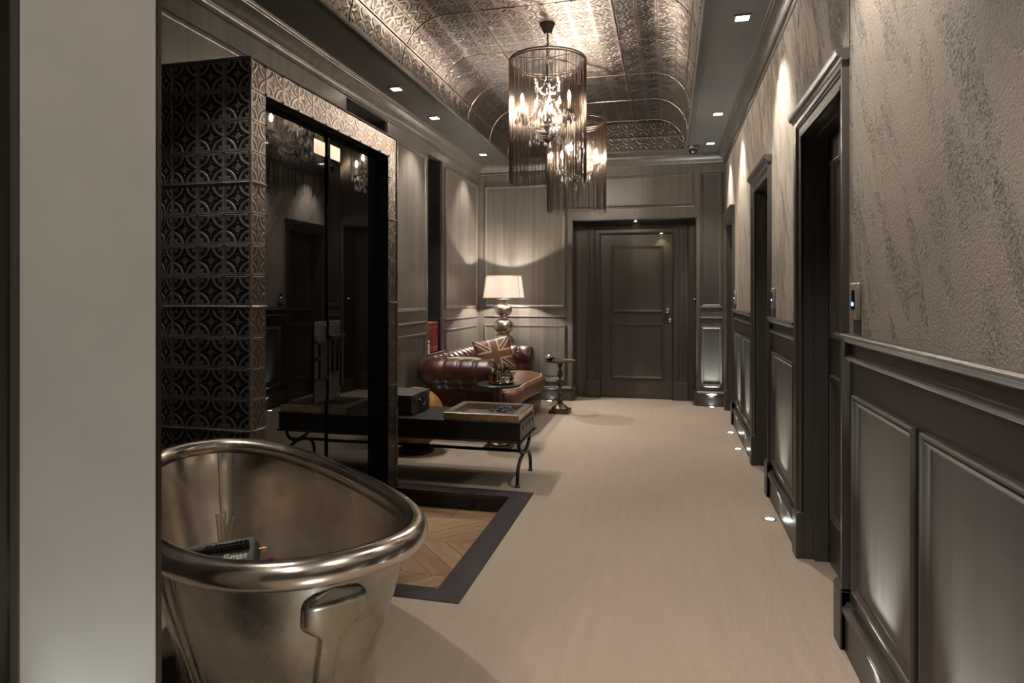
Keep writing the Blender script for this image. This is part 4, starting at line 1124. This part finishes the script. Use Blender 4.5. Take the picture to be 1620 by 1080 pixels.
s2 = empty('brass_side_table', (-1.12, 6.77, 0), 0, 'aged brass side table with twisted stem on a square base', 'table')
MB().lathe([(0.158, 0.538), (0.168, 0.546), (0.170, 0.556), (0.163, 0.556), (0.155, 0.550), (0.002, 0.549)], 12).build('top', ABRASS, s2, smooth=25)
def twist(u, v):
    a = 2 * PI * u; z = 0.09 + 0.45 * v
    r = 0.017 + 0.0085 * cos(2 * a - z * 62) + 0.003 * sin(z * 50)
    return (r * cos(a), r * sin(a), z)
MB().grid(twist, 20, 80, cu=True).build('twisted_stem', ABRASS, s2, smooth=180)
MB().lathe([(0.085, 0.04), (0.090, 0.05), (0.070, 0.07), (0.030, 0.095), (0.024, 0.12)], 28).build('domed_base', ABRASS, s2)
MB().box(-0.105, 0.105, -0.105, 0.105, 0, 0.04).build('square_base', ABRASS, s2, bevel=0.003)
bu = empty('incense_burner', (-1.225, 6.74, 0.549), 0, 'small dark lidded burner on the brass side table', 'burner')
MB().lathe([(0.028, 0.0), (0.022, 0.008), (0.048, 0.020), (0.052, 0.032), (0.030, 0.044)], 20).build('bowl', IRON, bu)
MB().lathe([(0.034, 0.044), (0.026, 0.058), (0.010, 0.068), (0.007, 0.082), (0.012, 0.092), (0.003, 0.104)], 18).build('lid', PEWTER, bu)

# ------------------------------------------------------------------ books and figurine in the niche
y = 5.875
ORD = ['first', 'second', 'third', 'fourth', 'fifth', 'sixth', 'seventh', 'last']
for i in range(8):
    th, h, dp = 0.040 + 0.003 * (i % 3 - 1), 0.285 + 0.004 * ((i * 5) % 3), 0.165
    o = empty('red_book', (XL - 0.03, y + th / 2, 0.681), 0, ORD[i] + ' of the eight red cloth books in the niche, counted from the figurine', 'book', 'red books in the wall niche')
    MB().box(-dp, 0, -th / 2 + 0.0005, th / 2 - 0.0005, 0, h).build('cover', REDB, o, bevel=0.004)
    MB().box(-dp + 0.003, -0.006, -th / 2 + 0.004, th / 2 - 0.004, h - 0.002, h + 0.0005).build('pages', PAGE, o)
    gb = MB()
    for z in (0.04, 0.05, h - 0.05, h - 0.04): gb.box(-0.002, 0.0006, -th / 2 + 0.004, th / 2 - 0.004, z, z + 0.003)
    gb.build('gilt_band', GOLD, o)
    y += th + 0.0008
fg = empty('figurine', (XL - 0.005, 5.852, 0.681), 0, 'small cream figurine at the end of the red books', 'figurine')
MB().lathe([(0.017, 0), (0.018, 0.012), (0.012, 0.02), (0.015, 0.05), (0.018, 0.075), (0.010, 0.092), (0.009, 0.098)], 14).build('body', IVORY, fg, smooth=60)
MB().ball((0.002, 0, 0.112), 0.015, 12, 8).build('head', IVORY, fg, smooth=180)

# ------------------------------------------------------------------ chandeliers
def chandelier(x, y, ztop, zbot, rot, label):
    o = empty('chandelier', (x, y, ztop), rot, label, 'chandelier', 'bronze chain drum chandeliers')
    zc = ZS + RA - ztop
    R = 0.268
    MB().lathe([(0.024, zc - 0.075), (0.048, zc - 0.020), (0.056, zc - 0.002), (0.056, zc)], 24).build('ceiling_rose', BRONZE, o)
    ch = MB()
    n = 7; top, bot = zc - 0.075, 0.02
    for k in range(n):
        zz = bot + (top - bot) * (k + 0.5) / n; l = (top - bot) / n * 0.66
        a = PI / 2 * (k % 2)
        ch.tube([(0.007 * cos(t) * cos(a), 0.007 * cos(t) * sin(a), zz + l * sin(t)) for t in [2 * PI * q / 12 for q in range(12)]], 0.0024, 6, True)
    ch.tube([(0.004, 0, bot), (0.010, 0.004, (bot + top) / 2), (0, 0, top)], 0.0025, 6)
    ch.build('suspension_chain', BRONZE, o)
    rg = MB()
    for z, r in ((0, R), (-0.016, R)): rg.tube([(r * cos(2 * PI * k / 64), r * sin(2 * PI * k / 64), z) for k in range(64)], 0.0055, 6, True)
    for a in (0, 2 * PI / 3, 4 * PI / 3): rg.tube([(0, 0, 0.02), (R * cos(a), R * sin(a), 0)], 0.004, 6)
    rg.build('top_ring', BRONZE, o)
    ri = MB().tube([(0.20 * cos(2 * PI * k / 64), 0.20 * sin(2 * PI * k / 64), -0.06) for k in range(64)], 0.003, 6, True)
    for a in (0.5, 0.5 + 2 * PI / 3, 0.5 + 4 * PI / 3): ri.tube([(0.2 * cos(a), 0.2 * sin(a), -0.06), (R * cos(a), R * sin(a), -0.01)], 0.002, 5)
    ri.build('inner_ring', BRONZE, o)
    fr = MB(); H = ztop - zbot
    N = 560
    for k in range(N):
        a = 2 * PI * (k + random.uniform(-0.35, 0.35)) / N
        a += 0.006 * sin(a * 23 + 1) + 0.005 * sin(a * 37) + 0.004 * sin(a * 61 + 2)
        r = R + random.uniform(-0.004, 0.003)
        l = H + 0.022 * sin(7 * a) * sin(3 * a + 1) + random.uniform(-0.04, 0.015)
        da = random.uniform(-0.004, 0.004)
        fr.tube([(r * cos(a), r * sin(a), -0.005), (r * cos(a + da), r * sin(a + da), -l)], 0.00075, 3)
    f = fr.build('chain_fringe', CHAIN, o, smooth=180, fix=False); tag(f, 'hanging curtain of fine bronze chains', kind='stuff')
    # crystal body inside
    zb = -0.36
    stem = MB().lathe([(0.006, -0.02), (0.006, -0.17), (0.016, -0.19), (0.008, -0.22), (0.022, -0.27), (0.010, -0.31), (0.014, -0.36), (0.034, -0.42), (0.018, -0.47), (0.010, -0.50)], 14)
    stem.build('stem', CHROME, o)
    bowl = MB().lathe([(0.006, -0.575), (0.020, -0.562), (0.046, -0.535), (0.062, -0.515), (0.058, -0.512), (0.02, -0.50)], 24)
    bowl.build('base_bowl', BRONZE, o)
    crown = MB()
    tips = []
    for k in range(6):
        a = 2 * PI * k / 6
        crown.tube([(0.02 * cos(a), 0.02 * sin(a), -0.30), (0.075 * cos(a), 0.075 * sin(a), -0.27), (0.085 * cos(a), 0.085 * sin(a), -0.20), (0.09 * cos(a), 0.09 * sin(a), -0.165)], 0.0035, 6)
        tips.append((0.09 * cos(a), 0.09 * sin(a), -0.165))
    crown.build('crown', CHROME, o)
    fin = MB().lathe([(0.002, 0), (0.008, 0.006), (0.005, 0.014), (0.009, 0.03), (0.002, 0.046)], 8).mesh('finial', 0)
    for t in tips: link('finial', fin, CRYSTAL, o, t)
    tipz = []
    bulbs = []
    RB = 0.188
    pan = MB().lathe([(0.010, 0), (0.030, 0.003), (0.040, 0.014), (0.042, 0.022), (0.037, 0.018), (0.012, 0.008)], 16).mesh('drip_pan', 40)
    can = MB().lathe([(0.010, 0.006), (0.010, 0.085), (0.006, 0.090)], 12).mesh('candle_tube', 40)
    blb = MB().lathe([(0.005, 0.090), (0.009, 0.101), (0.011, 0.114), (0.009, 0.130), (0.004, 0.148), (0.001, 0.156)], 12).mesh('bulb', 180)
    for k in range(3):
        a = 2 * PI * k / 3
        ca, sa = cos(a), sin(a)
        pr = [(0.012, -0.43), (0.06, -0.475), (0.11, -0.485), (0.155, -0.462), (0.18, -0.43), (RB, -0.40)]
        MB().tube([(r * ca, r * sa, z) for r, z in pr], 0.006, 8).build('arm', CHROME, o, smooth=60)
        c = (RB * ca, RB * sa, -0.40)
        link('drip_pan', pan, CRYSTAL, o, c); link('candle_tube', can, IVORY, o, c); link('bulb', blb, E_BULBM, o, c)
        bulbs.append(c)
    bead = []
    def swag(p, q, sag, n, r=0.0058):
        mb = MB()
        for i in range(n + 1):
            t = i / n
            z = p[2] + (q[2] - p[2]) * t - sag * 4 * t * (1 - t)
            mb.ball((p[0] + (q[0] - p[0]) * t, p[1] + (q[1] - p[1]) * t, z), r, 6, 4)
        mb.build('bead_swag', CRYSTAL, o, smooth=0)
    for k in range(6): swag(tips[k], tips[(k + 1) % 6], 0.045, 9)
    for k in range(3): swag(tips[k], tips[k + 3], 0.07, 15)
    for k in range(3):
        p, q = bulbs[k], bulbs[(k + 1) % 3]
        swag((p[0], p[1], -0.41), (q[0], q[1], -0.41), 0.06, 22)
        m = ((p[0] + q[0]) * 0.30, (p[1] + q[1]) * 0.30, -0.47)
        swag((p[0] * 0.9, p[1] * 0.9, -0.42), (p[0] * 0.3, p[1] * 0.3, -0.28), 0.03, 12)
        swag((p[0] * 0.8, p[1] * 0.8, -0.46), (q[0] * 0.8, q[1] * 0.8, -0.46), 0.08, 20)
        swag((p[0] * 0.5, p[1] * 0.5, -0.51), (q[0] * 0.5, q[1] * 0.5, -0.51), 0.04, 12)
    drop = MB().lathe([(0.001, 0), (0.004, -0.008), (0.003, -0.012), (0.006, -0.02), (0.0155, -0.045), (0.012, -0.056), (0.001, -0.066)], 6).mesh('crystal_drop', 0)
    for k in range(3):
        ca, sa = bulbs[k][0], bulbs[k][1]
        for q in range(4):
            b_ = 2 * PI * q / 4 + 0.4
            link('crystal_drop', drop, CRYSTAL, o, (ca + 0.040 * cos(b_), sa + 0.040 * sin(b_), -0.395))
    for k in range(6):
        a = 2 * PI * k / 6 + 0.3
        link('crystal_drop', drop, CRYSTAL, o, (0.088 * cos(a), 0.088 * sin(a), -0.25))
        link('crystal_drop', drop, CRYSTAL, o, (0.052 * cos(a + 0.5), 0.052 * sin(a + 0.5), -0.33))
        link('crystal_drop', drop, CRYSTAL, o, (0.10 * cos(a), 0.10 * sin(a), -0.515))
    for k in range(9):
        a = 2 * PI * k / 9
        link('crystal_drop', drop, CRYSTAL, o, (0.13 * cos(a), 0.13 * sin(a), -0.50 - 0.03 * (k % 2)))
    link('crystal_drop', drop, CRYSTAL, o, (0, 0, -0.585))
    return o
chandelier(-0.826, 4.45, 2.885, 2.035, math.radians(-28), 'large crystal chandelier in a chain drum, closer to the camera')
chandelier(-0.818, 5.85, 2.835, 2.005, math.radians(23.7), 'crystal chandelier in a chain drum, farther and partly hidden')
